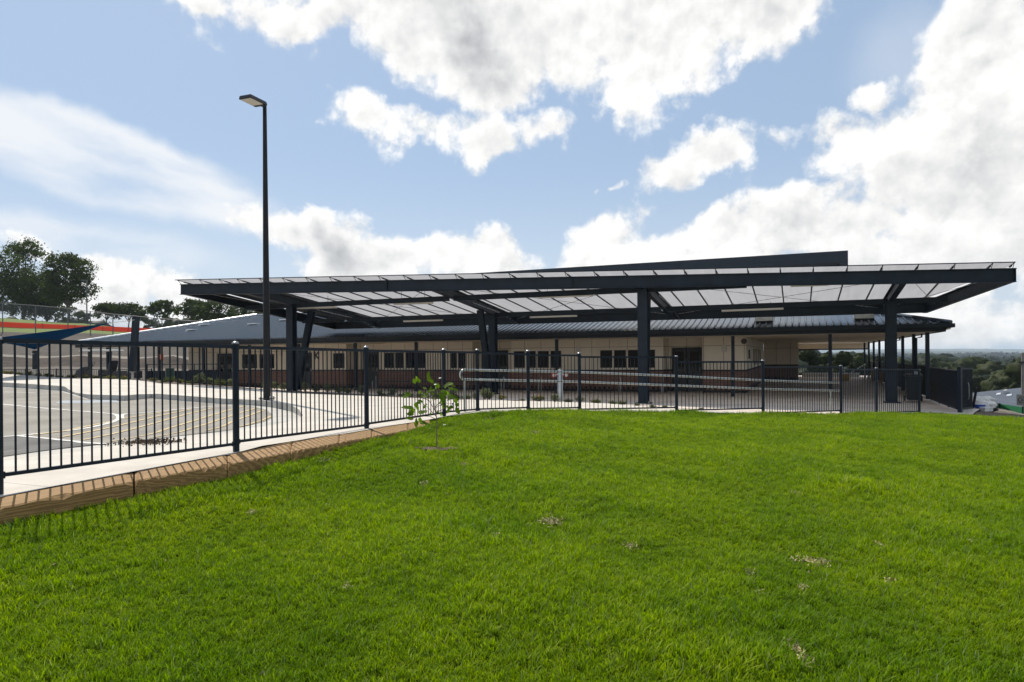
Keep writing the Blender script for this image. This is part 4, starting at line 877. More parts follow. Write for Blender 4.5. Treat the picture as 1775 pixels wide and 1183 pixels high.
# ---------------------------------------------------------------- shade sail and its posts
SAILM = clothmat('blue_shade_cloth', (.012, .075, .19), .4)
def sail_post(x, yt, yb, D, w, lab, lean=0.0):
    b_ = gp(x, yb, D); t_ = gp(x+lean, yt, D); g_ = float(zG(b_.x, b_.y)[0]); o = empty('sail_post', (b_.x, b_.y, g_)); tag(o, lab, 'post', 'posts of the blue shade sail')
    d_ = Vector((t_.x-b_.x, 0, t_.z-g_)); hh = .35
    part(MB().bar((0, 0, -.05), (0, 0, hh), w*.35, w*.35, (0, 1, 0)), 'stub', GALV, o); part(MB().bar((0, 0, hh), tuple(d_), w, w, (0, 1, 0)), 'shaft', STEEL, o); part(MB().box(-w*.7, w*.7, -w*.7, w*.7, hh-.03, hh), 'flange', GALV, o)
    part(MB().tube([(d_.x, -w/2-.01, d_.z-.15), (d_.x-.12, -w/2-.05, d_.z-.17)], .015, 6), 'eye_bolt', GALV, o); return Vector((b_.x, b_.y, g_))+d_
tA = sail_post(230, 549, 652, 29.0, .22, 'tall leaning navy post holding the top corner of the blue shade sail', 6)
tB = sail_post(62, 608, 650, 33.0, .20, 'short navy post under the low corner of the blue shade sail')
o = empty('shade_sail', tuple(tA)); tag(o, 'blue triangular shade sail twisted between its posts', 'shade sail')
c1 = gp(187, 560.5, 29.4)-tA; c2 = gp(60, 606, 33)-tA; c3 = gp(-35, 589, 24.0)-tA
def sailmesh(n=14):
    vs = []; ix = {}; fs = []
    for i in range(n+1):
        for j in range(n+1-i):
            s_, t_ = i/n, j/n; r_ = 1-s_-t_; v_ = c1*r_+c2*s_+c3*t_; cen = (c1+c2+c3)/3
            e = 1-4*(r_*s_+s_*t_+t_*r_)*.75; pull = .26*(r_*s_*4*(1-t_)**3+s_*t_*4*(1-r_)**3+t_*r_*4*(1-s_)**3)*.33; v_ = v_+(cen-v_)*pull; v_.z -= .5*27*r_*s_*t_*.3; ix[i, j] = len(vs); vs.append(v_)
    for i in range(n):
        for j in range(n-i):
            fs.append((ix[i, j], ix[i+1, j], ix[i, j+1]))
            if j < n-i-1: fs.append((ix[i+1, j], ix[i+1, j+1], ix[i, j+1]))
    return MB().add(vs, fs)
cl = part(sailmesh(), 'sail_cloth', SAILM, o, smooth=True); sm_ = cl.modifiers.new('thickness', 'SOLIDIFY'); sm_.thickness = .012
part(MB().tube([c1, (0, 0, -.15)], .012, 6), 'cable', GALV, o); part(MB().tube([c2, tB-tA], .012, 6), 'cable', GALV, o)

# ---------------------------------------------------------------- golf cart
q = gp(178, 655, 38.5); cart = empty('golf_cart', (q.x, q.y, .36), R(8)); tag(cart, 'dark golf cart with pale roof parked behind the path', 'golf cart')
CW = mat('cart_roof', (.50, .49, .45), .5, var=.03); CB = mat('cart_body', (.015, .017, .02), .35); SEAT = mat('black_vinyl', (.012, .012, .014), .5)
part(MB().hexa([(-1.0, -.6, 1.86), (.95, -.6, 1.86), (.95, .6, 1.86), (-1.0, .6, 1.86), (-.94, -.55, 1.95), (.9, -.55, 1.95), (.9, .55, 1.95), (-.94, .55, 1.95)]), 'canopy_roof', CW, cart, bev=.03)
for x, y, x2 in ((-.85, -.5, -.92), (-.85, .5, -.92), (.62, -.5, .70), (.62, .5, .70)): part(MB().tube([(x, y, .7), (x2, y, 1.86)], .02, 6), 'roof_strut', CB, cart, smooth=True)
part(MB().hexa([(-1.3, -.58, .32), (1.9, -.58, .32), (1.9, .58, .32), (-1.3, .58, .32), (-1.2, -.56, .50), (1.9, -.56, .50), (1.9, .56, .50), (-1.2, .56, .50)]), 'chassis', CB, cart, bev=.03)
part(MB().hexa([(-1.35, -.55, .35), (-.75, -.55, .48), (-.75, .55, .48), (-1.35, .55, .35), (-1.15, -.5, .85), (-.78, -.5, 1.02), (-.78, .5, 1.02), (-1.15, .5, .85)]), 'cowl', CB, cart, bev=.05)
part(MB().box(-.05, .55, -.5, .5, .5, .82), 'seat_base', SEAT, cart, bev=.04); part(MB().hexa([(.42, -.5, .82), (.56, -.5, .82), (.56, .5, .82), (.42, .5, .82), (.55, -.5, 1.35), (.66, -.5, 1.35), (.66, .5, 1.35), (.55, .5, 1.35)]), 'seat_back', SEAT, cart, bev=.04)
part(MB().tube([(-.8, -.2, .75), (-.42, -.2, 1.12)], .022, 8), 'steering_column', CB, cart); rp = [(-.42+.10*math.cos(k*math.pi/8), -.2+.17*math.sin(k*math.pi/8), 1.13+.12*math.cos(k*math.pi/8)) for k in range(17)]; part(MB().tube(rp, .014, 6, cap=False), 'steering_wheel', CB, cart)
part(MB().box(.75, 1.88, -.57, .57, .505, .56).box(1.84, 1.88, -.57, .57, .56, .74).box(.75, 1.84, -.57, -.53, .56, .74).box(.75, 1.84, .53, .57, .56, .74), 'cargo_tray', CB, cart)
for x, y in ((-.85, -.52), (-.85, .52), (1.1, -.52), (1.1, .52)): w_ = part(MB().tube([(x, y-.09, .22), (x, y+.09, .22)], .23, 18), 'wheel', BLACK, cart, smooth=True); part(MB().tube([(x, y-.1, .22), (x, y+.1, .22)], .10, 12), 'rim', CW, w_, smooth=True)
# orange sign and green chair near the verandah's end
ORG = mat('orange_sign', (.62, .17, .06), .5); q = l2w(-35.8, 29.9, 0); u_, v_ = ray(282, 619); D = q.y
o = empty('hanging_sign', (u_*D, D-.1, EYE+v_*D), R(-30)); tag(o, 'small bright orange square sign on a verandah post', 'sign'); part(MB().hexa([(-.17, -.01, -.16), (.17, -.01, -.19), (.17, .01, -.19), (-.17, .01, -.16), (-.19, -.01, .15), (.15, -.01, .15), (.15, .01, .15), (-.19, .01, .15)]), 'face', ORG, o)
part(MB().box(-.02, .02, .012, .03, -.1, .1), 'bracket', GALV, o)
q = gp(295, 650, 41); o = empty('garden_chair', (q.x, q.y, 0.05), R(30)); tag(o, 'dark green chair behind the navy barrier', 'chair'); GCH = mat('green_canvas', (.015, .06, .04), .6)
part(MB().box(-.25, .25, -.25, .25, .42, .46), 'seat', GCH, o); part(MB().box(-.25, .25, .22, .26, .5, 1.15), 'backrest', GCH, o)
for sx in (-1, 1):
    for sy in (-1, 1): part(MB().tube([(sx*.23, sy*.22, 0), (sx*.23, sy*.22, .42 if sy < 0 else 1.1)], .015, 6), 'leg', GALV, o)
# thin picket fence behind the path on the left
o = empty('low_fence', (0, 0, 0)); tag(o, 'thin dark picket fence behind the flower bed on the far left', 'fence')
c0, c1_ = gp(-60, 641, 44), gp(262, 641, 42); L = (c1_-c0).xy.length; g0 = lambda q_: 1.73+ray(0, 641)[1]*44-1.2; mb = MB(); n = int(L/.12)
for k in range(n+1): q = c0.lerp(c1_, k/n); mb.box(q.x-.009, q.x+.009, q.y-.009, q.y+.009, -.25, q.z)
for zz_ in (0, -1.0): mb.bar(c0+Vector((0, 0, zz_)), c1_+Vector((0, 0, zz_)), .035, .035)
part(mb, 'fence_panel', FENCE, o)
for k in range(7): q = c0.lerp(c1_, k/6); part(MB().box(q.x-.03, q.x+.03, q.y+.02, q.y+.08, -.4, q.z+.06), 'fence_post', FENCE, o)

# ---------------------------------------------------------------- garden plants
GREYG = leafmat('greygreen_leaves', (.19, .20, .13), (.11, .12, .07), .25, scale=6, shift=.3); MIDG = leafmat('shrub_leaves', (.12, .14, .05), (.07, .08, .03), .3, scale=6)
FLOW = mat('orange_flowers', (.65, .22, .03), .6, var=.3, scale=20, col2=(.6, .42, .05)); TWIG = mat('twig_bark', (.13, .085, .055), .9)
def leaf_cloud(cen, nrm_out, n, size, rng, asp=.45):
    """n pointed leaves as 4-vertex rhombs round the given centres"""
    c = cen[rng.integers(0, len(cen), n)]; d_ = rng.normal(size=(n, 3)); d_ /= np.linalg.norm(d_, axis=1)[:, None]; e = rng.normal(size=(n, 3)); w_ = np.cross(d_, e); w_ /= np.linalg.norm(w_, axis=1)[:, None]
    s = size*rng.uniform(.6, 1.3, (n, 1)); c = c+nrm_out[:len(c)] if nrm_out is not None else c
    V = np.stack([c-d_*s/2, c+w_*s*asp/2, c+d_*s/2, c-w_*s*asp/2], 1).reshape(-1, 3); return V, np.arange(4*n).reshape(n, 4)
def shrub(seed, h, wd_, m_, flowers=0, spiky=False):
    rng = np.random.default_rng(seed); root = empty('garden_shrub', (0, 0, 0)); n = 26; mb = MB(); tips = []
    for k in range(n):
        a = rng.uniform(0, 6.28); rr = rng.uniform(.1, 1)*wd_; hh = h*rng.uniform(.5, 1)*(1-.3*rr/wd_); t_ = Vector((math.cos(a)*rr, math.sin(a)*rr, hh)); mb.tube([(0, 0, 0), (t_.x*.45, t_.y*.45, hh*.55), t_], [.008, .005, .002], 4, cap=False)
        tips += [tuple(t_*s) for s in (.55, .75, .9, 1.0)]
    mb.build('stem', TWIG, root); cen = np.array(tips)
    V, Fq = leaf_cloud(cen, rng.normal(size=(420, 3))*.035, 420, .075 if not spiky else .11, rng, .3); fast_mesh('foliage', V, Fq, m_, root)
    if flowers:
        mb = MB()
        for k in range(flowers): t_ = cen[rng.integers(0, len(cen))]+rng.normal(size=3)*.03; mb.lathe((t_[0], t_[1], t_[2]), [(.0, -.01), (.035, .01), (.03, .03), (.0, .02)], 6)
        mb.build('flower', FLOW, root)
    return root
protos = [shrub(1, .42, .26, GREYG, spiky=True), shrub(2, .34, .30, MIDG), shrub(3, .50, .28, GREYG, 3, True), shrub(4, .26, .34, MIDG, 9), shrub(5, .16, .24, MIDG, 2)]
used = set(); cnt = {}
KL = ['spiky grey-green shrub', 'round green shrub', 'taller grey shrub', 'orange-flowered plant', 'tiny green plant']
EDGE = [(-200, 646), (0, 648), (110, 655), (232, 659), (279, 665), (350, 669)]
def plant(x, y, k, sc, where):
    pr = protos[k]; o = pr if k not in used else copy_tree(pr); used.add(k); q = hit(x, y, zG)
    if x < 240: q = hit(x, float(np.interp(x, [e[0] for e in EDGE], [e[1] for e in EDGE]))+.3, zG, 15, 34); q.y += random.uniform(.15, .6); q.z = float(zG(q.x, q.y)[0])
    o.location = (q.x, q.y, q.z-.01); o.rotation_euler = (0, 0, random.uniform(0, 6.28)); o.scale = (sc,)*3
    i = cnt.get((k, where), 0); cnt[k, where] = i+1; tag(o, f'{ords[i]} {KL[k]} from left in the {where}', 'shrub' if k in (0, 1, 2) else 'plant', 'small plants bordering the path')
for i in range(20): x = -8+i*11.5+random.uniform(-3, 3); plant(x, float(np.interp(x, [-20, 110, 232], [646.3, 652.5, 656.5])), 3 if i % 3 else 4, random.uniform(.45, .7), 'far left flower bed')
for i in range(5): x = 268+i*15+random.uniform(-2, 2); plant(x, float(np.interp(x, [250, 350], [660.5, 667.5])), [3, 4, 1][i % 3] if i < 5 else [2, 0, 3][i % 3], random.uniform(.55, .85), 'bed in front of the navy barrier')
for i in range(16): x = 347+i*18.5+random.uniform(-4, 4); plant(x, float(np.interp(x, [340, 452, 505, 570, 640], [667, 672.5, 677.5, 681, 684.5])), random.choice([0, 0, 2, 1, 3, 1]), random.uniform(.7, 1.1), 'mulch bed behind the lamp post')
for i in range(16): x = 655+i*14+random.uniform(-4, 4); plant(x, float(np.interp(x, [640, 780, 900], [685.5, 691.5, 694])), random.choice([1, 4, 0, 3, 4, 2]), random.uniform(.45, .85), 'strip between path and slab')
for x, y, k in ((905, 695, 4), (934, 696, 3), (962, 697, 0), (985, 697.5, 4), (1003, 698, 1), (1033, 699, 4), (1062, 700.5, 4), (1078, 701.5, 4), (1104, 703.5, 4), (1131, 706, 4), (1152, 707.5, 4), (1216, 710.5, 4)): plant(x, y, k, random.uniform(.35, .7), 'strip beside the handrail')
# ---------------------------------------------------------------- leaf litter on the concrete
LITM = mat('dead_leaves', (.20, .13, .075), .9, var=.35, scale=60, col2=(.07, .05, .035))
rng = np.random.default_rng(5); cs = []
for k in range(420):
    x = rng.normal(262, 26) if k < 360 else rng.uniform(180, 340); y = float(np.interp(x, [180, 262, 318], [771, 768, 765]))+rng.normal(0, 2.2 if k < 360 else 3); x = min(x, 322)
    q = hit(x, y, zG); cs.append((q.x, q.y, q.z+.012+rng.uniform(0, .03)))
V, Fq = leaf_cloud(np.array(cs), None, 900, .038, rng, .5); V[:, 2] = V[:, 2]-.012; o = fast_mesh('leaf_litter', V, Fq, LITM); tag(o, 'drift of dead brown leaves on the concrete by the fence', 'leaf litter', kind='stuff')

# ---------------------------------------------------------------- sapling
sq = hit(757, 779, zL); sap = empty('sapling', sq); tag(sap, 'young leafy sapling with thin stem in a mulched hole in the lawn', 'sapling')
SAPL = leafmat('sapling_leaves', (.16, .24, .015), (.085, .14, .010), .5, scale=9, shift=.1); D = sq.y
def sp(x, y, dd=0): q = gp(x, y, D+dd); return q-sq
tr_pts = [Vector((0, 0, -.03)), sp(757, 750), sp(757.5, 728, .03), sp(754, 712, .05), sp(751, 690, .02)]; mb = MB().tube(tr_pts, [.0085, .008, .007, .006, .004], 8)
part(mb, 'trunk', mat('sapling_bark', (.22, .15, .085), .8), sap, smooth=True)
BR_ = [([(757.5, 742), (766, 734), (775, 730)], 0), ([(757.5, 728), (745, 722), (728, 722), (715, 722)], -.1), ([(756, 722), (741, 706), (728, 696), (718, 692)], .12), ([(754, 712), (742, 692), (735, 676), (722, 664)], -.12), ([(752, 700), (747, 680), (745, 664), (748, 656)], .1), ([(751, 690), (758, 676), (770, 668), (778, 664)], -.1),
      ([(753, 706), (768, 694), (782, 684), (790, 678)], .15), ([(755, 716), (772, 708), (786, 704), (794, 710)], -.12), ([(751, 690), (755, 676), (757, 665), (760, 657)], .02), ([(753, 708), (765, 702), (776, 700), (785, 700)], .1), ([(742, 694), (732, 690), (724, 690)], 0.1), ([(758, 676), (768, 682), (776, 686)], -.08)]
lp = []
for pts, dd in BR_:
    q = [sp(x, y, dd*i/(len(pts)-1)) for i, (x, y) in enumerate(pts)]; part(MB().tube(q, [.005-.0035*i/(len(q)-1) for i in range(len(q))], 6), 'branch', TWIG, sap, smooth=True)
def leaf(mb, c, d_, up, L, w):
    d_ = d_.normalized(); s = d_.cross(up).normalized(); n_ = s.cross(d_); P_ = [c, c+d_*L*.25+s*w*.42+n_*L*.03, c+d_*L*.55+s*w*.5+n_*L*.05, c+d_*L, c+d_*L*.55-s*w*.5+n_*L*.05, c+d_*L*.25-s*w*.42+n_*L*.03, c+d_*L*.3, c+d_*L*.58]
    mb.add(P_, [(0, 1, 6), (0, 6, 5), (1, 2, 7, 6), (6, 7, 4, 5), (2, 3, 7), (7, 3, 4)])
LP = [(711, 688, -1, -.2, 17), (712, 703, -1, .3, 17), (718, 699, .3, .6, 15), (724, 697, 1, .1, 13), (716, 707, 0, 1, 13), (718, 720, -1, -.3, 15), (727, 719, 1, -.3, 15), (715, 727, -1, .1, 14), (725, 726, -.2, 1, 16), (731, 731, 1, .3, 13), (724, 664, -.3, -1, 13), (748, 662, -.6, -1, 12), (743, 655, .2, -1, 12), (733, 672, 1, .2, 9), (730, 674, -.3, 1, 9),
      (752, 679, -1, .2, 12), (757, 676, 0, -1, 12), (760, 682, 1, .3, 13), (766, 678, .7, .6, 13), (768, 672, .6, -.6, 12), (774, 666, .9, -.2, 15), (779, 668, .9, .5, 12), (785, 673, .6, .3, 9), (776, 687, 1, .3, 13), (784, 684, .8, .4, 10), (740, 684, -1, .3, 11), (738, 683, .4, -.5, 10), (746, 676, .1, -1, 9), (787, 690, .2, .9, 12), (795, 697, -.3, 1, 11), (794, 709, .5, .8, 13), (770, 700, -.2, 1, 10), (764, 699, .6, -.5, 10), (775, 703, 1, .3, 12),
      (781, 707, -.5, .8, 11), (737, 702, -.3, .7, 8), (744, 712, -.4, .9, 9), (768, 690, .3, 1, 10), (772, 694, 1, 0, 9), (752, 668, -.5, -.5, 8), (735, 700, .5, .4, 7), (762, 712, -.3, .8, 8), (750, 739, -.9, 0, 9), (754, 741, -.5, .9, 8), (771, 676, .2, 1, 12), (758, 688, -1, .2, 9), (765, 686, 0, 1, 12)]
rl = random.Random(3); mb = MB()
for x, y, dx_, dy_, s in LP:
    for rep in range(3 if s > 10 else 2):
        c = sp(x+rl.uniform(-4, 4), y+rl.uniform(-4, 4), rl.uniform(-.12, .12)); d_ = Vector((dx_+rl.uniform(-.2, .2), rl.uniform(-.5, .5), -dy_+rl.uniform(-.2, .2))); leaf(mb, c, d_, Vector((rl.uniform(-.5, .5), -.6, .9)), s/F*D*.82, s/F*D*.55)
part(mb, 'foliage', SAPL, sap)
mb = MB()
for x, y in ((760, 656), (752, 667), (728, 733), (768, 737)): leaf(mb, sp(x, y, -.05), Vector((1, 0, .1)), Vector((0, -.4, 1)), 5.5/F*D, 3/F*D)
part(mb, 'dry_leaves', mat('pale_dry_leaf', (.75, .76, .70), .35, var=.05), sap)
part(MB().tube([sp(784, 699), sp(786, 703)], .011, 6), 'bud', mat('violet_bud', (.12, .12, .42), .5), sap)
hole = []
for k in range(20): a = k*math.pi/10; hole.append((sq.x+.02+(.27+.07*math.sin(3*a)+.05*math.cos(5*a))*math.cos(a), sq.y-.02+(.15+.05*math.cos(2*a)+.03*math.sin(4*a))*math.sin(a)))
tag(drape('mulch_patch', hole, lambda X, Y: zL(X, Y)+.015*np.sin(X*40)*np.sin(Y*37), .012, MULCH, .05), kind='structure')

# ---------------------------------------------------------------- hillside: chain wire fence, orange barrier mesh, pole
chain = empty('wire_fence', (0, 0, 0)); tag(chain, 'tall thin wire fence with slim posts on the hillside above the blue sail', 'fence')
def hz(x, D): u, _ = ray(x, 600); return Vector((u*D, D, float(H(u*D, D)[0])))
tops_ = []
for x, yt in ((-120, 522), (-60, 524), (5, 526), (62, 530), (118, 535), (157, 540), (196, 545), (233, 548), (270, 552), (310, 555), (350, 558), (390, 561)):
    q = hz(x, 79.5); t_ = gp(x, yt, 79.5); part(MB().tube([q-Vector((0, 0, .2)), (q.x, q.y, t_.z)], .055, 6), 'fence_post', mat('grey_tube', (.12, .12, .115), .5) if x == -120 else bpy.data.materials['grey_tube'], chain, smooth=True); tops_.append(Vector((q.x, q.y, t_.z)))
GT_ = bpy.data.materials['grey_tube']; mb = MB()
for a, b in zip(tops_[:-1], tops_[1:]): mb.tube([a, b], .035, 5)
part(mb, 'top_rail', GT_, chain)
wm = bpy.data.materials.new('wire_mesh'); wm.use_nodes = True; t = NT(wm.node_tree); t.n.clear(); oo = t.add('ShaderNodeOutputMaterial'); co = t.add('ShaderNodeTexCoord').outputs['Object']; x_, y_, z_ = t.sep(co)
k1 = t.m('LESS_THAN', t.m('FRACT', t.m('MULTIPLY', t.m('ADD', x_, z_), 6)), .09); k2 = t.m('LESS_THAN', t.m('FRACT', t.m('MULTIPLY', t.m('SUBTRACT', x_, z_), 6)), .09)
b_ = t.add('ShaderNodeBsdfPrincipled'); b_.inputs[0].default_value = (.2, .2, .2, 1); tp = t.add('ShaderNodeBsdfTransparent'); mx = t.add('ShaderNodeMixShader'); t.put(mx.inputs[0], t.m('MAXIMUM', k1, k2)); t.l.new(tp.outputs[0], mx.inputs[1]); t.l.new(b_.outputs[0], mx.inputs[2]); t.l.new(mx.outputs[0], oo.inputs[0])
mb = MB()
for a, b in zip(tops_[:-1], tops_[1:]): za, zb = float(H(a.x, a.y)[0])+.05, float(H(b.x, b.y)[0])+.05; mb.add([(a.x, a.y, za), (b.x, b.y, zb), tuple(b), tuple(a)], [(0, 1, 2, 3)])
part(mb, 'wire_mesh', wm, chain)
OM = clothmat('orange_mesh', (.95, .13, .025), .5); bar_ = empty('barrier_mesh', (0, 0, 0)); tag(bar_, 'bright orange safety mesh strung along the grassy hilltop', 'barrier')
pts = [(-130, 554.5, 567), (-60, 556, 569), (0, 558, 571), (60, 561, 573.5), (120, 563.5, 573.5), (180, 566, 574.5), (240, 568.5, 575), (290, 571, 575.5), (320, 573, 576.5)]
vs = []; fs = []
for x, ya, yb in pts: a, b = gp(x, ya, 86), gp(x, yb+1, 86); b.z = min(b.z, float(H(b.x, b.y)[0])+.05) if False else b.z; vs += [tuple(b), tuple(a), (a.x, a.y+.03, a.z), (b.x, b.y+.03, b.z)]
for i in range(len(pts)-1): k = 4*i; fs += [(k, k+4, k+5, k+1), (k+3, k+2, k+6, k+7), (k+1, k+5, k+6, k+2)]
part(MB().add(vs, fs), 'mesh_band', OM, bar_)
for x in (-60, 0, 74, 130, 178, 222, 258, 290): ya = np.interp(x, [p[0] for p in pts], [p[1] for p in pts]); a = gp(x, float(ya)-1.0, 85.9); part(MB().tube([(a.x, a.y, float(H(a.x, a.y)[0])-.3), tuple(a)], .03, 5), 'stake', BLACK, bar_)
q = hz(151, 97); t_ = gp(151, 486, 97); o = empty('light_pole', tuple(q)); tag(o, 'distant slim light pole with dark base between the hillside trees', 'pole'); hh = t_.z-q.z; LP_ = mat('pole_grey', (.10, .11, .14), .5)
part(MB().lathe((0, 0, 0), [(.10, 0), (.06, hh)], 8), 'shaft', LP_, o, smooth=True); part(MB().lathe((0, 0, 0), [(.22, -.3), (.22, 1.2), (.12, 1.3)], 8), 'base_cover', BLACK, o, smooth=True); part(MB().box(-.8, .1, -.12, .12, hh-.05, hh+.06), 'lamp_head', LP_, o)

# ---------------------------------------------------------------- trees
def ico(sub=2):
    bm = bmesh.new(); bmesh.ops.create_icosphere(bm, subdivisions=sub, radius=1); v = np.array([tuple(q.co) for q in bm.verts]); f = np.array([[q.index for q in p.verts] for p in bm.faces]); bm.free(); return v, f
ICO = {1: ico(1), 2: ico(2), 3: ico(3)}
def crown_cloud(lobes, n, size, rng, clump=26, spread=.30, core=0):
    """leaf rhombs in clumps spread through the lobes (ellipsoids x, y, z, rx, ry, rz), laid roughly along the crown's surface;
    core > 0 adds a solid knobbly body inside each lobe so that the crown shades itself"""
    lb = np.array(lobes, float); vol = lb[:, 3]*lb[:, 4]*lb[:, 5]; nc = max(8, n//clump); k = rng.choice(len(lb), nc, p=vol/vol.sum())
    d_ = rng.normal(size=(nc, 3)); d_ /= np.linalg.norm(d_, axis=1)[:, None]; r = rng.uniform(.35 if not core else .8, 1, (nc, 1))**.5; cc = lb[k, :3]+d_*r*lb[k, 3:]
    m = float(np.mean(lb[:, 3:])); j = np.repeat(np.arange(nc), clump); off = rng.normal(size=(len(j), 3))*np.array([1, 1, .6])*m*spread*rng.uniform(.5, 1.2, (nc, 1))[j]
    c = cc[j]+off; n_ = len(c); nn = (c-lb[k[j], :3])/lb[k[j], 3:]; nn /= np.linalg.norm(nn, axis=1)[:, None]+1e-6; o2 = off/(np.linalg.norm(off, axis=1)[:, None]+1e-6)
    nn = nn*.7+o2*.6+rng.normal(size=(n_, 3))*.45; nn /= np.linalg.norm(nn, axis=1)[:, None]
    e1_ = np.cross(nn, rng.normal(size=(n_, 3))); e1_ /= np.linalg.norm(e1_, axis=1)[:, None]; w_ = np.cross(e1_, nn); s = size*rng.uniform(.6, 1.35, (n_, 1))
    V = np.stack([c-e1_*s/2, c+w_*s*.3, c+e1_*s/2, c-w_*s*.3], 1).reshape(-1, 3); Fq = np.arange(4*n_).reshape(n_, 4)
    if core:
        iv, if_ = ICO[core]
        for l in lb:
            ph = rng.uniform(0, 6.3, 6); q = iv*(1+.16*np.sin(iv[:, :1]*5+ph[0])*np.sin(iv[:, 1:2]*6+ph[1])+.12*np.sin(iv[:, 2:]*9+ph[2]+iv[:, :1]*7)+.08*np.sin(iv[:, 1:2]*15+ph[3])*np.sin(iv[:, :1]*14+ph[4])); q = q*l[3:]*.9+l[:3]
            Fq = np.vstack([Fq, np.c_[if_, if_[:, 0]][:, [0, 1, 2, 2]]+len(V)]) if False else Fq
            tri = if_+len(V); V = np.vstack([V, q]); CORE.append(tri)
    return V, Fq, cc
CORE = []
def cloud_mesh(name, V, Fq, tri, m_, parent=None):
    me = bpy.data.meshes.new(name); V = np.asarray(V, np.float32); nq = len(Fq); nt = len(tri); lv = np.concatenate([np.asarray(Fq, np.int32).ravel(), np.asarray(tri, np.int32).ravel()])
    me.vertices.add(len(V)); me.vertices.foreach_set('co', V.ravel()); me.loops.add(len(lv)); me.loops.foreach_set('vertex_index', lv); me.polygons.add(nq+nt)
    me.polygons.foreach_set('loop_start', np.concatenate([np.arange(nq)*4, nq*4+np.arange(nt)*3]).astype(np.int32)); me.polygons.foreach_set('loop_total', np.concatenate([np.full(nq, 4), np.full(nt, 3)]).astype(np.int32))
    me.update(calc_edges=True); me.materials.append(m_); o = bpy.data.objects.new(name, me); COL.objects.link(o); o.parent = parent; return o
def tree(name, base, h, lobes, n, size, lm, lab, grp, seed, cat='tree', trunk_r=None, forks=3):
    rng = np.random.default_rng(seed); o = empty(name, tuple(base)); tag(o, lab, cat, grp); CORE.clear(); solid = lm is LEAF_B
    V, Fq, cc = crown_cloud(lobes, n, size, rng, 26, .13 if solid else .30, 3 if solid else 0); cloud_mesh('crown', V, Fq, np.concatenate(CORE) if CORE else np.zeros((0, 3), int), lm, o)
    mb = MB(); r0 = trunk_r or h*.018; cl = np.array(lobes)[:, :3]; low = max(.5, float(min(l[2]-l[5]*.6 for l in lobes)))
    mb.tube([(0, 0, -.5), (rng.normal()*.1, 0, low*.5), (rng.normal()*.2, rng.normal()*.2, low)], [r0*1.2, r0, r0*.8], 7)
    for c in cl[:8]: m_ = Vector((c[0]*.45, c[1]*.45, low+(c[2]-low)*.45)); mb.tube([(0, 0, low*.75), m_, (c[0], c[1], c[2]+.2)], [r0*.75, r0*.45, r0*.15], 5)
    for k in rng.choice(len(cc), min(14, len(cc)), replace=False): c = cc[k]; l_ = cl[np.argmin(((cl-c)**2).sum(1))]; mb.tube([tuple(l_), tuple(c)], [r0*.2, r0*.06], 4)
    mb.build('trunk', BARK, o, True); return o
def px_tree(x, D, ytop, w, lobes_rel, n, seed, lab, grp, lm=LEAF_A, size=None, zb=None, name='gum_tree', kz=1.0, **k):
    b_ = hz(x, D)
    if zb is not None: b_.z = zb
    zt = EYE+ray(x, ytop)[1]*D; h = zt-b_.z; wm_ = w/F*D/2
    lo = [(lx*wm_, ly*wm_, lz*h, rx*wm_, rx*wm_*.9, rz_*h*kz) for lx, ly, lz, rx, rz_ in lobes_rel]
    return tree(name, b_, h, lo, n, size or D*.0034, lm, lab, grp, seed, **k)
def rl_lobes(seed, n=7, z0=.45, top=.9):
    r_ = random.Random(seed); L = [(0, 0, top-.1, .5, .12)]
    for k in range(n): a = r_.uniform(0, 6.28); rr = r_.uniform(.35, .75); L.append((math.cos(a)*rr, math.sin(a)*rr, r_.uniform(z0, top-.12), r_.uniform(.28, .48), r_.uniform(.09, .15)))
    return L
HG = 'trees on the hilltop at left'
px_tree(-12, 104, 432, 130, [(-.5, 0, .80, .5, .14), (.3, 0, .84, .42, .13), (.62, 0, .62, .36, .14), (-.2, 0, .55, .6, .15), (.3, .2, .42, .5, .13), (-.5, 0, .3, .5, .14), (.3, 0, .22, .5, .1)], 9000, 21, 'dense tall tree cut off by the left edge', HG)
px_tree(42, 112, 414, 86, [(.1, 0, .90, .55, .085), (.55, 0, .83, .35, .06), (-.3, 0, .86, .4, .06), (0, 0, .70, .30, .10), (.15, 0, .52, .62, .13), (-.3, 0, .42, .5, .14), (.3, 0, .3, .6, .14), (0, 0, .16, .6, .1)], 8000, 22, 'tallest hilltop tree with a rounded head rising above the others', HG)
px_tree(80, 108, 470, 66, [(0, 0, .75, .6, .2), (.2, 0, .5, .7, .18), (-.3, 0, .35, .6, .2), (.2, 0, .2, .5, .12)], 5000, 23, 'small dark tree filling the gap between the two tallest trees', HG)
px_tree(118, 104, 436, 104, [(-.1, 0, .86, .55, .11), (.42, 0, .80, .42, .09), (-.5, 0, .74, .4, .1), (.0, 0, .64, .62, .12), (.55, 0, .62, .34, .09), (-.5, 0, .52, .42, .11), (.15, 0, .46, .55, .1), (.82, 0, .47, .16, .09), (-.35, 0, .36, .4, .08), (.4, 0, .36, .4, .06)], 9500, 24, 'broad round-headed tree with bare trunks beside the light pole', HG)
px_tree(96, 118, 512, 60, rl_lobes(2, 6, .3), 2200, 25, 'low scrubby tree under the broad round-headed tree', HG); px_tree(140, 122, 538, 40, rl_lobes(3, 5, .3), 1200, 26, 'small bush at the foot of the light pole', HG)
px_tree(186, 112, 521, 60, rl_lobes(4), 3000, 27, 'small round tree left of the tall sail post', HG); px_tree(224, 115, 520, 66, rl_lobes(5), 3300, 28, 'bushy tree directly behind the tall sail post', HG); px_tree(251, 118, 548, 30, rl_lobes(15, 5, .3), 1200, 29, 'low bush between the sail post and the airy tree', HG)
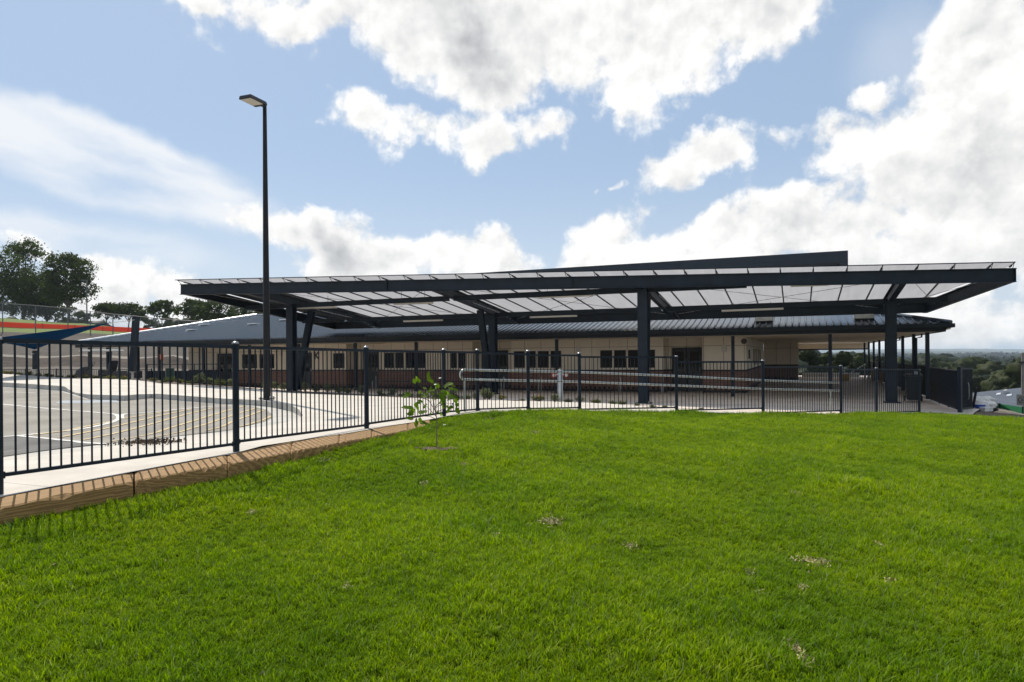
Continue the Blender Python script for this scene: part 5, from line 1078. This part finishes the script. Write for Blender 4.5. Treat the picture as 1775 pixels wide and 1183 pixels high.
px_tree(281, 112, 518, 60, [(0, 0, .84, .6, .14), (-.5, 0, .7, .4, .12), (.5, 0, .68, .4, .12), (0, 0, .55, .5, .1), (-.6, 0, .35, .3, .1), (.5, 0, .38, .3, .1), (0, 0, .25, .5, .07)], 2800, 30, 'airy tree standing apart between the sail post and the canopy tip', HG)
px_tree(332, 110, 513, 78, rl_lobes(7), 3300, 31, 'open-crowned tree under the canopy tip', HG); px_tree(372, 108, 516, 84, rl_lobes(8, 8), 4200, 32, 'dense tree above the roof, right of the canopy tip', HG); px_tree(412, 112, 522, 84, rl_lobes(9, 8, .3), 4200, 33, 'dark tree between canopy tip and lamp post', HG); px_tree(306, 116, 556, 46, rl_lobes(10, 6, .3), 1800, 34, 'low bushes along the roof edge below the open-crowned tree', HG); px_tree(450, 112, 535, 60, rl_lobes(11, 8, .3), 3000, 35, 'dark tree behind the lamp post and roof peak', HG)
# through the open bay
BG = 'trees seen through the open bay'
for i, (x, D, yt, w, lab) in enumerate([(1398, 96, 601, 50, 'leftmost green tree seen through the open bay'), (1432, 100, 607, 52, 'second green tree from the left in the open bay'), (1462, 92, 604, 50, 'bushy green tree in the middle of the open bay'), (1492, 98, 606, 46, 'green tree behind the striped rail'), (1522, 104, 612, 50, 'green tree behind the row of verandah posts')]):
    px_tree(x, D, yt, w*1.25, rl_lobes(40+i, 9, .12, .92), 4200, 50+i, lab, BG, LEAF_B, size=.42)
VG = 'valley trees on the right'
for i, (x, D, yt, w, lab) in enumerate([(1560, 150, 621, 62, 'dark valley tree left of the canopy column'), (1592, 140, 631, 50, 'mid-green valley tree between the corner posts'), (1622, 160, 622, 66, 'dark round valley tree right of the corner post'), (1655, 150, 633, 60, 'olive valley tree above the screen fence'),
      (1690, 170, 619, 70, 'large dark valley tree reaching nearly to the horizon'), (1722, 140, 626, 72, 'broad olive valley tree above the grey shed roof'), (1668, 118, 648, 70, 'lower valley tree behind the open gate'), (1700, 112, 650, 66, 'dark tree directly behind the shed roof'), (1740, 115, 640, 70, 'green tree behind the right part of the shed roof'),
      (1782, 100, 619, 90, 'tall tree at the right edge behind the power pole'), (1640, 112, 656, 50, 'low tree hidden behind the screen fence'), (1576, 120, 648, 44, 'small tree beside the brown-roofed house'), (1606, 130, 645, 40, 'tree above the brown-roofed house'), (1760, 84, 662, 26, 'small bush on the shed roof line near the power pole'), (1726, 82, 668, 24, 'small round bush just above the shed roof vent'), (1540, 170, 622, 60, 'distant tree left of the thick canopy column')]):
    px_tree(x, D, yt, w*1.6, rl_lobes(60+i, 12, .15, .92), 4600 if w > 40 else 1400, 70+i, lab, VG, LEAF_B, size=D*.0036, kz=1.5)
# far woodland as one mass, then the hills
rng = np.random.default_rng(9); VV = []; FFq = []; TT = []; nV = 0
for k in range(1300):
    D = 210*(3400/210)**(rng.uniform()**.9); x = (rng.uniform(1250, 1900) if k % 3 else rng.uniform(900, 2400)) if k % 6 else rng.uniform(-700, 900); u = (x-887.5)/F; X_ = u*D; z0 = float(H(X_, D)[0]); h = rng.uniform(11, 19)*(1+.8*min(1, D/1500))*(1 if x > 900 else .7); w_ = h*rng.uniform(.45, .8)*(1+D/1500)
    lb = [(X_+rng.normal()*w_*.4, D+rng.normal()*w_*.4, z0+h*rng.uniform(.3, .72), w_*rng.uniform(.4, .6), w_*.5, h*rng.uniform(.18, .28)) for _ in range(4)]
    CORE.clear(); V, Fq, _ = crown_cloud(lb, 420 if D < 700 else 120, D*.0030, rng, 10, .10, 2 if D < 900 else 1); VV.append(V); FFq.append(Fq+nV); TT += [c+nV for c in CORE]; nV += len(V)
tag(cloud_mesh('woodland', np.concatenate(VV), np.concatenate(FFq), np.concatenate(TT), LEAF_C), 'far off woodland filling the valley', 'woodland', kind='stuff')
HM = mat('hill_forest', (.040, .055, .022), .95, var=.35, scale=.01, coords='Pos'); 
for D0, base_y, amp, seed in ((3800, 614, 2.2, 1), (6500, 609.5, 3.2, 2)):
    rg = np.random.default_rng(seed); n = 420; xs = np.linspace(-1500, 3300, n); th = np.arctan((xs-887.5)/F); vs = []; fs = []
    nz = np.interp(np.arange(n), np.arange(0, n, 12), rg.normal(size=len(np.arange(0, n, 12)))); jag = rg.uniform(0, 1, n)*.9
    for i in range(n):
        r_ = D0; X_, Y_ = r_*math.sin(th[i]), r_*math.cos(th[i]); zt = EYE+(616.5-base_y+amp*nz[i]*.6+jag[i])/F*Y_
        for dd, zz_ in ((0, -30), (300, zt*.75), (500, zt), (1500, zt*.8), (2400, -30)): s_r = (r_+dd)/r_; vs.append((X_*s_r, Y_*s_r, zz_))
    for i in range(n-1):
        for j in range(4): k = i*5+j; fs.append((k, k+5, k+6, k+1))
    tag(MB().add(vs, fs).build('hills', HM, smooth=True), kind='structure')

# ---------------------------------------------------------------- right-hand middle distance
shed = empty('shed', (0, 0, 0)); tag(shed, 'large shed with low grey metal roof and skylights down the slope', 'shed')
SHR = mat('pale_roof', (.072, .086, .11), .6, 0, spec=.2, var=.05, scale=.4)
r0_, r1_, r3_ = gp(1683, 681.5, 62), gp(1860, 663, 83), gp(1683, 740, 36); r2_ = r1_+(r3_-r0_)
mb = MB().add([tuple(q) for q in (r0_, r1_, r2_, r3_)]+[tuple(q-Vector((0, 0, .12))) for q in (r0_, r1_, r2_, r3_)], [(0, 1, 2, 3), (7, 6, 5, 4), (0, 3, 7, 4), (3, 2, 6, 7), (2, 1, 5, 6), (1, 0, 4, 5)]); rf = part(mb, 'roof', SHR, shed)
def on_plane(x, y):
    u, v = ray(x, y); n_ = (r1_-r0_).cross(r3_-r0_); o0 = Vector((0, 0, EYE)); d_ = Vector((u, 1, v)); return o0+d_*((r0_-o0).dot(n_)/d_.dot(n_))
def px_slab(x0, x1, y0, y1, h, nm, m_):
    P_ = [on_plane(x0, y1), on_plane(x1, y1-1), on_plane(x1+1, y0-1), on_plane(x0+2, y0)]; return MB().hexa([tuple(q+Vector((0, 0, .004))) for q in P_]+[tuple(q+Vector((0, 0, h))) for q in P_]).build(nm, m_, rf)
SKYL = mat('fibreglass_skylight', (.50, .53, .56), .6)
px_slab(1726, 1734, 683, 686, .06, 'skylight', SKYL); px_slab(1744, 1753, 685, 688, .06, 'skylight', SKYL); px_slab(1739, 1745, 681, 683.5, .28, 'roof_vent', GALV)
cN = [r3_, r2_]; mb = MB()
for a, b in ((r3_, r2_), (r2_, r1_), (r1_, r0_), (r0_, r3_)):
    ci_ = (r0_+r1_+r2_+r3_)/4; a2, b2 = a+(ci_-a)*.03, b+(ci_-b)*.03; za, zb = a2.z-.13, b2.z-.13
    mb.add([(a2.x, a2.y, -12), (b2.x, b2.y, -12), (b2.x, b2.y, zb), (a2.x, a2.y, za)], [(0, 1, 2, 3)])
part(mb, 'wall', mat('shed_wall', (.22, .22, .21), .7), shed)
hs = gp(1597, 672, 78); o = empty('house', (hs.x, hs.y, 0), R(-20)); g_ = float(H(hs.x, hs.y)[0]); tag(o, 'small pale house with brown tiled roof glimpsed between fence and corner post', 'house'); zt = EYE+ray(1597, 675)[1]*78; zr = EYE+ray(1597, 654)[1]*78
part(MB().box(-3.6, 3.6, -2.5, 3.5, g_-1, zt), 'wall', CREAM, o); part(MB().add([(-4, -3, zt-.1), (4, -3, zt-.1), (4, 4, zt-.1), (-4, 4, zt-.1), (-1.5, .5, zr), (1.5, .5, zr)], [(0, 1, 5, 4), (1, 2, 5), (2, 3, 4, 5), (3, 0, 4), (3, 2, 1, 0)]), 'roof', mat('brown_tiles', (.20, .12, .09), .8), o)
for xx in (-.6, .9): w_ = part(MB().box(xx-.45, xx+.45, -2.55, -2.502, zt-1.2, zt-.3), 'window', WHITE, o); part(MB().box(xx-.38, xx+.38, -2.57, -2.552, zt-1.13, zt-.37), 'pane', GLASS, w_)
gf = empty('green_barrier', (0, 0, 0)); tag(gf, 'low bright green construction fence below the grey shed', 'fence'); GFM = clothmat('green_cloth', (.07, .30, .15), .4); g1, g2 = [], []
PG = [(1694, 692.5, 698, 30), (1712, 696, 705, 29), (1735, 700.5, 712, 27.5), (1775, 706.5, 722, 25.5), (1830, 713, 733, 23)]
vs = []; fs = []
for x, ya, yb, D in PG: a, b = gp(x, ya, D), gp(x, yb, D); vs += [tuple(b), tuple(a), (a.x, a.y+.03, a.z), (b.x, b.y+.03, b.z)]
for i in range(4): k = 4*i; fs += [(k, k+4, k+5, k+1), (k+3, k+2, k+6, k+7), (k+1, k+5, k+6, k+2)]
part(MB().add(vs, fs), 'cloth', GFM, gf)
for x, ya, yb, D in PG: a, b = gp(x, ya-1, D), gp(x, yb+3, D); part(MB().tube([b+Vector((0, .06, 0)), a+Vector((0, .06, 0))], .03, 6), 'post', BLACK, gf)
# sandy berm, bags, barrel
def lump(c, rx, ry, rz_, m_, name, lab, cat, seed, n=3, grp=None, rzr=0):
    bm = bmesh.new(); bmesh.ops.create_icosphere(bm, subdivisions=n, radius=1); r_ = random.Random(seed); o1, o2, o3 = (r_.uniform(0, 6) for _ in range(3))
    for v in bm.verts:
        k = 1+.14*math.sin(v.co.x*3+o1)*math.sin(v.co.y*4+o2)+.10*math.sin(v.co.z*7+o3+v.co.x*5)+.05*math.sin(v.co.x*13+v.co.y*11+o1); v.co = Vector((v.co.x*rx*k, v.co.y*ry*k, v.co.z*rz_*k))
    me = bpy.data.meshes.new(name); bm.to_mesh(me); bm.free(); me.materials.append(m_); me.polygons.foreach_set('use_smooth', [True]*len(me.polygons)); o = bpy.data.objects.new(name, me); COL.objects.link(o); o.location = c; o.rotation_euler = (0, 0, rzr); tag(o, lab, cat, grp); return o
SAND = mat('sandy_soil', (.72, .54, .36), .95, var=.2, scale=3, bump=.8); SACK = mat('white_sack', (.80, .75, .68), .8, var=.12, scale=5); BLUE = mat('blue_plastic', (.02, .07, .32), .4)
def zDirt(x, y): return float(zD(x, y)[0])
ba, bb = gp(1710, 709, 24.2), gp(1778, 727, 22.0); b0_ = (ba+bb)/2; bm_ = lump(b0_, (bb-ba).length*.52, .35, .10, SAND, 'soil_heap', 'long low heap of sandy soil in front of the green fence', 'soil heap', 1, 4); bm_.rotation_euler = (bb-ba).to_track_quat('X', 'Z').to_euler()
for i, (x, y, D, s, lab) in enumerate([(1699, 695.5, 22.6, .24, 'grey-white sack on the top left of the rubble pile'), (1703, 701.5, 22.3, .22, 'white sack in the middle of the rubble pile above the blue barrel'), (1711, 702, 22.4, .24, 'brightest white sack at the right of the rubble pile'), (1705, 693.8, 22.9, .26, 'pale tarpaulin-like sack draped over the top of the pile')]):
    lump(gp(x, y, D), s*1.3, s, s*.55, SACK, 'sack', lab, 'sack', 10+i, 3, 'sacks piled beyond the gate', i*.7)
lump(gp(1696, 707, 22.6)+Vector((0, 0, -.1)), .42, .35, .30, mat('dark_rubble', (.05, .045, .04), .9, bump=.8), 'rubble_heap', 'dark rubble heap between gate and blue barrel', 'rubble', 22, 4); lump(gp(1704, 705, 22.9)+Vector((0, 0, -.06)), .40, .35, .22, bpy.data.materials['dark_rubble'], 'rubble_heap', 'dark rubble under the white sacks', 'rubble', 23, 4)
q = gp(1699, 711.5, 21.6); o = empty('plastic_drum', (q.x, q.y, q.z)); tag(o, 'blue plastic drum beside the rubble beyond the gate', 'drum'); part(MB().lathe((0, 0, 0), [(.0, 0), (.13, 0), (.15, .03), (.145, .07), (.15, .1), (.145, .13), (.14, .17)], 16), 'body', BLUE, o, smooth=True); part(MB().lathe((0, 0, .165), [(.155, 0), (.155, .02), (.0, .022)], 16), 'lid', BLUE, o, smooth=True)
q = gp(1710, 713.5, 21.4); o = empty('paint_tub', q, R(10)); tag(o, 'white lidded tub to the right of the blue drum', 'tub'); part(MB().box(-.15, .15, -.1, .1, 0, .11), 'body', SACK, o, bev=.015); part(MB().box(-.16, .16, -.11, .11, .111, .14), 'lid', WHITE, o, bev=.01)
q = gp(1685, 710, 21.8); t_ = gp(1693, 672, 21.6); o = empty('leaning_stake', tuple(q)); tag(o, 'dark stake leaning to the right behind the gate', 'stake'); part(MB().bar((0, 0, -.1), t_-q, .05, .05), 'shaft', BLACK, o)
# power pole with sign, and a small sign
q = gp(1773.5, 706, 27); z0 = float(H(q.x, q.y)[0]); zt = EYE+ray(1773, 612)[1]*27; o = empty('power_pole', (q.x, q.y, 0)); tag(o, 'pale grey pole at the right edge beyond the green fence', 'pole'); PG_ = mat('pole_concrete', (.24, .23, .21), .8); part(MB().lathe((0, 0, 0), [(.07, z0-.3), (.05, zt)], 10), 'shaft', PG_, o, smooth=True); part(MB().box(-.10, .10, -.08, .08, EYE+ray(1773, 630)[1]*27, EYE+ray(1773, 627)[1]*27), 'clamp', BLACK, o)
def road_sign(x, y, D, w, lab, sym):
    q = gp(x, y, D); o = empty('road_sign', (q.x, q.y, q.z), R(-30)); tag(o, lab, 'sign'); SG = bpy.data.materials.get('sign_grey') or mat('sign_grey', (.30, .29, .25), .6)
    part(MB().box(-w/2, w/2, -.012, 0, -w*.58, w*.58), 'plate', SG, o, bev=.004); rp = [(w*.33*math.cos(k*math.pi/12), -.018, w*.33*math.sin(k*math.pi/12)) for k in range(25)]; part(MB().tube(rp, w*.035, 6, cap=False), 'roundel', BLACK, o)
    text('numeral', sym, w*.42, BLACK, o, Matrix.Translation((0, -.016, 0))@Matrix.Rotation(R(90), 4, 'X'), .002); part(MB().bar((0, .03, float(H(q.x, q.y)[0])-q.z-.3), (0, .03, w*.5), .04, .04), 'pole', GALV, o)
road_sign(1772, 693.5, 26, .36, 'square grey sign with dark roundel at the right edge', '5'); road_sign(1713, 694, 31, .20, 'small pale square sign against the shed roof', '5')
# ---------------------------------------------------------------- lawn grass
def grassmat(name, tipc, midc, basec, tr_=.5):
    m_ = bpy.data.materials.new(name); m_.use_nodes = True; t = NT(m_.node_tree); t.n.clear(); o = t.add('ShaderNodeOutputMaterial'); at = t.add('ShaderNodeAttribute', attribute_name='tip'); pos = t.add('ShaderNodeNewGeometry').outputs[0]
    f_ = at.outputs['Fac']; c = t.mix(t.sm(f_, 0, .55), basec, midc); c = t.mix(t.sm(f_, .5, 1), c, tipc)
    rnd = t.add('ShaderNodeObjectInfo').outputs['Random']; hv = t.mix(rnd, (.72, .80, .7), (1.22, 1.12, 1.0)); c = t.mix(1.0, c, hv, 'MULTIPLY'); c = t.mix(t.m('MULTIPLY', t.add('ShaderNodeAttribute', attribute_name='dry').outputs['Fac'], .75), c, (.34, .36, .20))
    pt = t.noise(pos, .9, 4, .6); c = t.mix(t.sm(pt, .40, .66, 0, .75), c, t.mix(1.0, c, (.55, .72, .9), 'MULTIPLY')); c = t.mix(t.sm(t.noise(pos, .45, 4, .6), .48, .70, 0, .6), c, t.mix(1.0, c, (1.22, 1.08, .9), 'MULTIPLY')); c = t.mix(t.sm(t.noise(pos, 3.3, 3, .6), .60, .78, 0, .30), c, (.17, .20, .04))
    b = t.add('ShaderNodeBsdfPrincipled'); t.put(b.inputs[0], c); b.inputs['Roughness'].default_value = .55; b.inputs['Specular IOR Level'].default_value = .2
    tr = t.add('ShaderNodeBsdfTranslucent'); t.put(tr.inputs[0], t.mix(1.0, c, (1.15, 1.25, .4), 'MULTIPLY')); mx = t.add('ShaderNodeMixShader'); mx.inputs[0].default_value = tr_
    t.l.new(b.outputs[0], mx.inputs[1]); t.l.new(tr.outputs[0], mx.inputs[2]); t.l.new(mx.outputs[0], o.inputs[0]); return m_
GR = grassmat('lawn_grass', (.325, .44, .002), (.175, .265, .0015), (.022, .044, .0005))  # blade roots darkened in colour, as shade in the gaps between blades
def tuft(name, seed, n, h, rad, w):
    rng = np.random.default_rng(seed); V = []; Fq = []; T = []; DR = []
    for k in range(n):
        a = rng.uniform(0, 6.28); r_ = rad*math.sqrt(rng.uniform()); bx, by = r_*math.cos(a), r_*math.sin(a); la = rng.uniform(0, 6.28); hh = h*rng.uniform(.55, 1.15); ln = hh*rng.uniform(.15, 1.0); wa = la+1.57+rng.normal()*.3; ww = w*rng.uniform(.7, 1.25)
        b0 = len(V); dry = 1.0 if rng.uniform() < .045 else 0.0
        for s_, wd_ in ((0, .8), (.4, 1), (.75, .72), (1, .06)):
            cx, cy, cz = bx+math.cos(la)*ln*s_**1.8, by+math.sin(la)*ln*s_**1.8, hh*(s_-.22*s_**2*(ln/hh))
            V += [(cx-math.cos(wa)*ww*wd_/2, cy-math.sin(wa)*ww*wd_/2, cz-.004), (cx+math.cos(wa)*ww*wd_/2, cy+math.sin(wa)*ww*wd_/2, cz-.004)]; T += [s_, s_]; DR += [dry, dry]
        for j in range(3): Fq.append((b0+2*j, b0+2*j+1, b0+2*j+3, b0+2*j+2))
    me = bpy.data.meshes.new(name); me.from_pydata(V, [], Fq); at = me.attributes.new('tip', 'FLOAT', 'POINT'); at.data.foreach_set('value', np.array(T, np.float32)); a2 = me.attributes.new('dry', 'FLOAT', 'POINT'); a2.data.foreach_set('value', np.array(DR, np.float32)); me.materials.append(GR); me.update()
    return bpy.data.objects.new(name, me)
tc_ = bpy.data.collections.new('grass_tufts')
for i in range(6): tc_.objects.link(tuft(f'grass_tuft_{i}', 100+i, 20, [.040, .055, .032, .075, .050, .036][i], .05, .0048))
_tq = [(hit(x, y, zL), r_) for x, y, r_ in ((1425, 846, .38), (1462, 850, .36), (1490, 856, .3), (860, 725, .35), (700, 770, .3), (1330, 1150, .18), (300, 875, .3), (520, 815, .35))]
def TALL(X, Y): return sum((.5 if 1400 < q.x/q.y*F+887 < 1500 else .45)*np.exp(-((X-q.x)**2+(Y-q.y)**2)/r_**2) for q, r_ in _tq)
def emitter(name, poly, step, dens_f, off):
    o = drape(name, poly, zL, off, GR, step); me = o.data; co = np.empty(len(me.vertices)*3, np.float32); me.vertices.foreach_get('co', co); co = co.reshape(-1, 3)
    d_ = dens_f(co[:, 0], co[:, 1]); at = me.attributes.new('dens', 'FLOAT', 'POINT'); at.data.foreach_set('value', d_.astype(np.float32)); sc = me.attributes.new('tscale', 'FLOAT', 'POINT'); sc.data.foreach_set('value', (np.clip(.85+co[:, 1]*.030, .9, 1.5)*(.86+.20*np.sin(co[:, 0]*1.7+np.sin(co[:, 1]*2.1))*np.sin(co[:, 1]*1.9+1)+.12*np.sin(co[:, 0]*5.1+co[:, 1]*1.3)*np.sin(co[:, 1]*4.3)+TALL(co[:, 0], co[:, 1]))).astype(np.float32)); return o
BARE = []
for x, y, rx, ry in ((1410, 978, 36, 9), (600, 1020, 9, 7), (955, 908, 26, 9), (862, 933, 22, 6), (1093, 950, 15, 6), (735, 842, 9, 6), (928, 752, 10, 4), (806, 808, 12, 4), (1318, 1031, 9, 5), (1388, 1140, 14, 22), (1300, 996, 10, 4), (1675, 940, 12, 6), (1526, 948, 9, 4), (1545, 1011, 12, 5), (565, 801, 22, 5), (440, 890, 8, 4), (1590, 937, 6, 3), (1380, 858, 12, 4), (1392, 1023, 8, 4), (850, 728, 22, 4)):
    q = hit(x, y, zL); sx = rx/F*q.y; sy = abs(hit(x, y-ry, zL).y-q.y); BARE.append((q.x, q.y, sx, sy, q.z))
def dens(X, Y):
    d_ = np.interp(np.hypot(X, Y), [1.5, 4, 6, 10, 16, 30], [1900, 1800, 1200, 720, 420, 200])
    for bx, by, sx, sy, _ in BARE+[(sq.x, sq.y, .30, .22, 0)]: r_ = ((X-bx)/sx)**2+((Y-by)/sy)**2; d_ = d_*np.clip(r_*.9-.35, .05, 1)
    return d_*(1.0+.15*np.sin(X*2.3+1)*np.sin(Y*2.9))
gr_poly = [(-5.2, 1.0), (3.2, 1.0), (26, 13)]+[tuple(q.xy) for q in lawn_back[1:]]+[tuple(q.xy) for q in [at_px(FR, x) for x in (777, 703, 610, 514, 390, 338, 232, 198, 56, 0)]]+[tuple((FR[-1]+sl_dir*3.2).xy)]
gr_poly = [(-2.9, 1.0)] + gr_poly[1:-1] + [tuple((FR[-1]+sl_dir*3.0).xy)]
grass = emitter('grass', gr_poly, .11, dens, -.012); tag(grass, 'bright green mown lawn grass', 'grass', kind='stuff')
ng = bpy.data.node_groups.new('grass_scatter', 'GeometryNodeTree'); ng.interface.new_socket('Geometry', in_out='INPUT', socket_type='NodeSocketGeometry'); ng.interface.new_socket('Geometry', in_out='OUTPUT', socket_type='NodeSocketGeometry')
N = ng.nodes; Lk = ng.links; gi = N.new('NodeGroupInput'); go = N.new('NodeGroupOutput'); dp_ = N.new('GeometryNodeDistributePointsOnFaces'); ip = N.new('GeometryNodeInstanceOnPoints'); ci_ = N.new('GeometryNodeCollectionInfo'); ci_.inputs[0].default_value = tc_; ci_.inputs[1].default_value = True; ci_.inputs[2].default_value = True
def natt(nm): a = N.new('GeometryNodeInputNamedAttribute'); a.data_type = 'FLOAT'; a.inputs[0].default_value = nm; return a.outputs[0]
Lk.new(gi.outputs[0], dp_.inputs['Mesh']); Lk.new(natt('dens'), dp_.inputs['Density']); dp_.inputs['Seed'].default_value = 3
Lk.new(dp_.outputs[0], ip.inputs['Points']); Lk.new(ci_.outputs[0], ip.inputs['Instance']); ip.inputs['Pick Instance'].default_value = True
rr1 = N.new('FunctionNodeRandomValue'); rr1.data_type = 'FLOAT_VECTOR'; rr1.inputs[0].default_value = (-.22, -.22, 0); rr1.inputs[1].default_value = (.22, .22, 6.283); Lk.new(rr1.outputs[0], ip.inputs['Rotation'])
rr2 = N.new('FunctionNodeRandomValue'); rr2.data_type = 'FLOAT'; rr2.inputs[2].default_value = .65; rr2.inputs[3].default_value = 1.35; rr2.inputs['Seed'].default_value = 9
mm = N.new('ShaderNodeMath'); mm.operation = 'MULTIPLY'; Lk.new(rr2.outputs[1], mm.inputs[0]); Lk.new(natt('tscale'), mm.inputs[1]); Lk.new(mm.outputs[0], ip.inputs['Scale'])
Lk.new(ip.outputs[0], go.inputs[0]); md = grass.modifiers.new('scatter', 'NODES'); md.node_group = ng
# dry thatch and bare spots
STRAW = mat('straw', (.66, .56, .30), .8, var=.3, scale=30, col2=(.27, .19, .08)); rng = np.random.default_rng(77); V_ = []; F_ = []; nn = 0
for i, (bx, by, sx, sy, z_) in enumerate(BARE):
    n = int((90 if i in (0, 2, 9) else 45)*min(3, (sx*sy)/.004)**.6); c = np.stack([bx+rng.normal(size=n)*sx*.45, by+rng.normal(size=n)*sy*.45], 1); zz_ = zL(c[:, 0], c[:, 1])+rng.uniform(.006, .032, n); c = np.c_[c, zz_]
    e = rng.normal(size=(n, 3))*[1, 1, .45]; e /= np.linalg.norm(e, axis=1)[:, None]; w_ = np.cross(e, rng.normal(size=(n, 3))); w_ /= np.linalg.norm(w_, axis=1)[:, None]; s = rng.uniform(.02, .05, (n, 1)); ww = rng.uniform(.003, .008, (n, 1))*(1.6 if i == 0 else 1)
    V_.append(np.stack([c-e*s/2, c+w_*ww/2, c+e*s/2, c-w_*ww/2], 1).reshape(-1, 3)); F_.append(np.arange(4*n).reshape(n, 4)+nn); nn += 4*n
tag(fast_mesh('dry_grass', np.concatenate(V_), np.concatenate(F_), STRAW), 'patches of dry straw-coloured clippings in the lawn', 'dry grass', kind='stuff')

# small dead leaves and scraps caught in the lawn
DLF = mat('brown_leaf', (.22, .13, .07), .7, var=.3, scale=40, col2=(.42, .33, .20)); rng = np.random.default_rng(31); cs = []
while len(cs) < 150:
    D_ = 2.6+11.5*rng.uniform()**.8; X_ = rng.uniform(-.72, .78)*D_; z_ = float(zL(X_, D_)[0]); px_ = X_/D_*F+887.5; py_ = HOR-(z_-EYE)/D_*F
    if py_ > 735+max(0, (620-px_))*.27: cs.append((X_, D_, z_+rng.uniform(.015, .035)))
V, Fq = leaf_cloud(np.array(cs), None, 150, .022, rng, .5); tag(fast_mesh('fallen_leaves', V, Fq, DLF), 'tiny dead leaves scattered through the lawn', 'fallen leaves', kind='stuff')

# ---------------------------------------------------------------- haze
if HAZE:
    hm = bpy.data.materials.new('haze'); hm.use_nodes = True; t = NT(hm.node_tree); t.n.clear(); o_ = t.add('ShaderNodeOutputMaterial'); pv = t.add('ShaderNodeVolumePrincipled'); pv.inputs['Color'].default_value = (.74, .86, 1.0, 1); pv.inputs['Density'].default_value = HAZE; pv.inputs['Anisotropy'].default_value = .3; t.l.new(pv.outputs[0], o_.inputs['Volume'])
    o = MB().box(-9600, 9600, -9600, 9600, -60, 60).build('haze', hm); tag(o, kind='stuff'); S.cycles.volume_bounces = 1
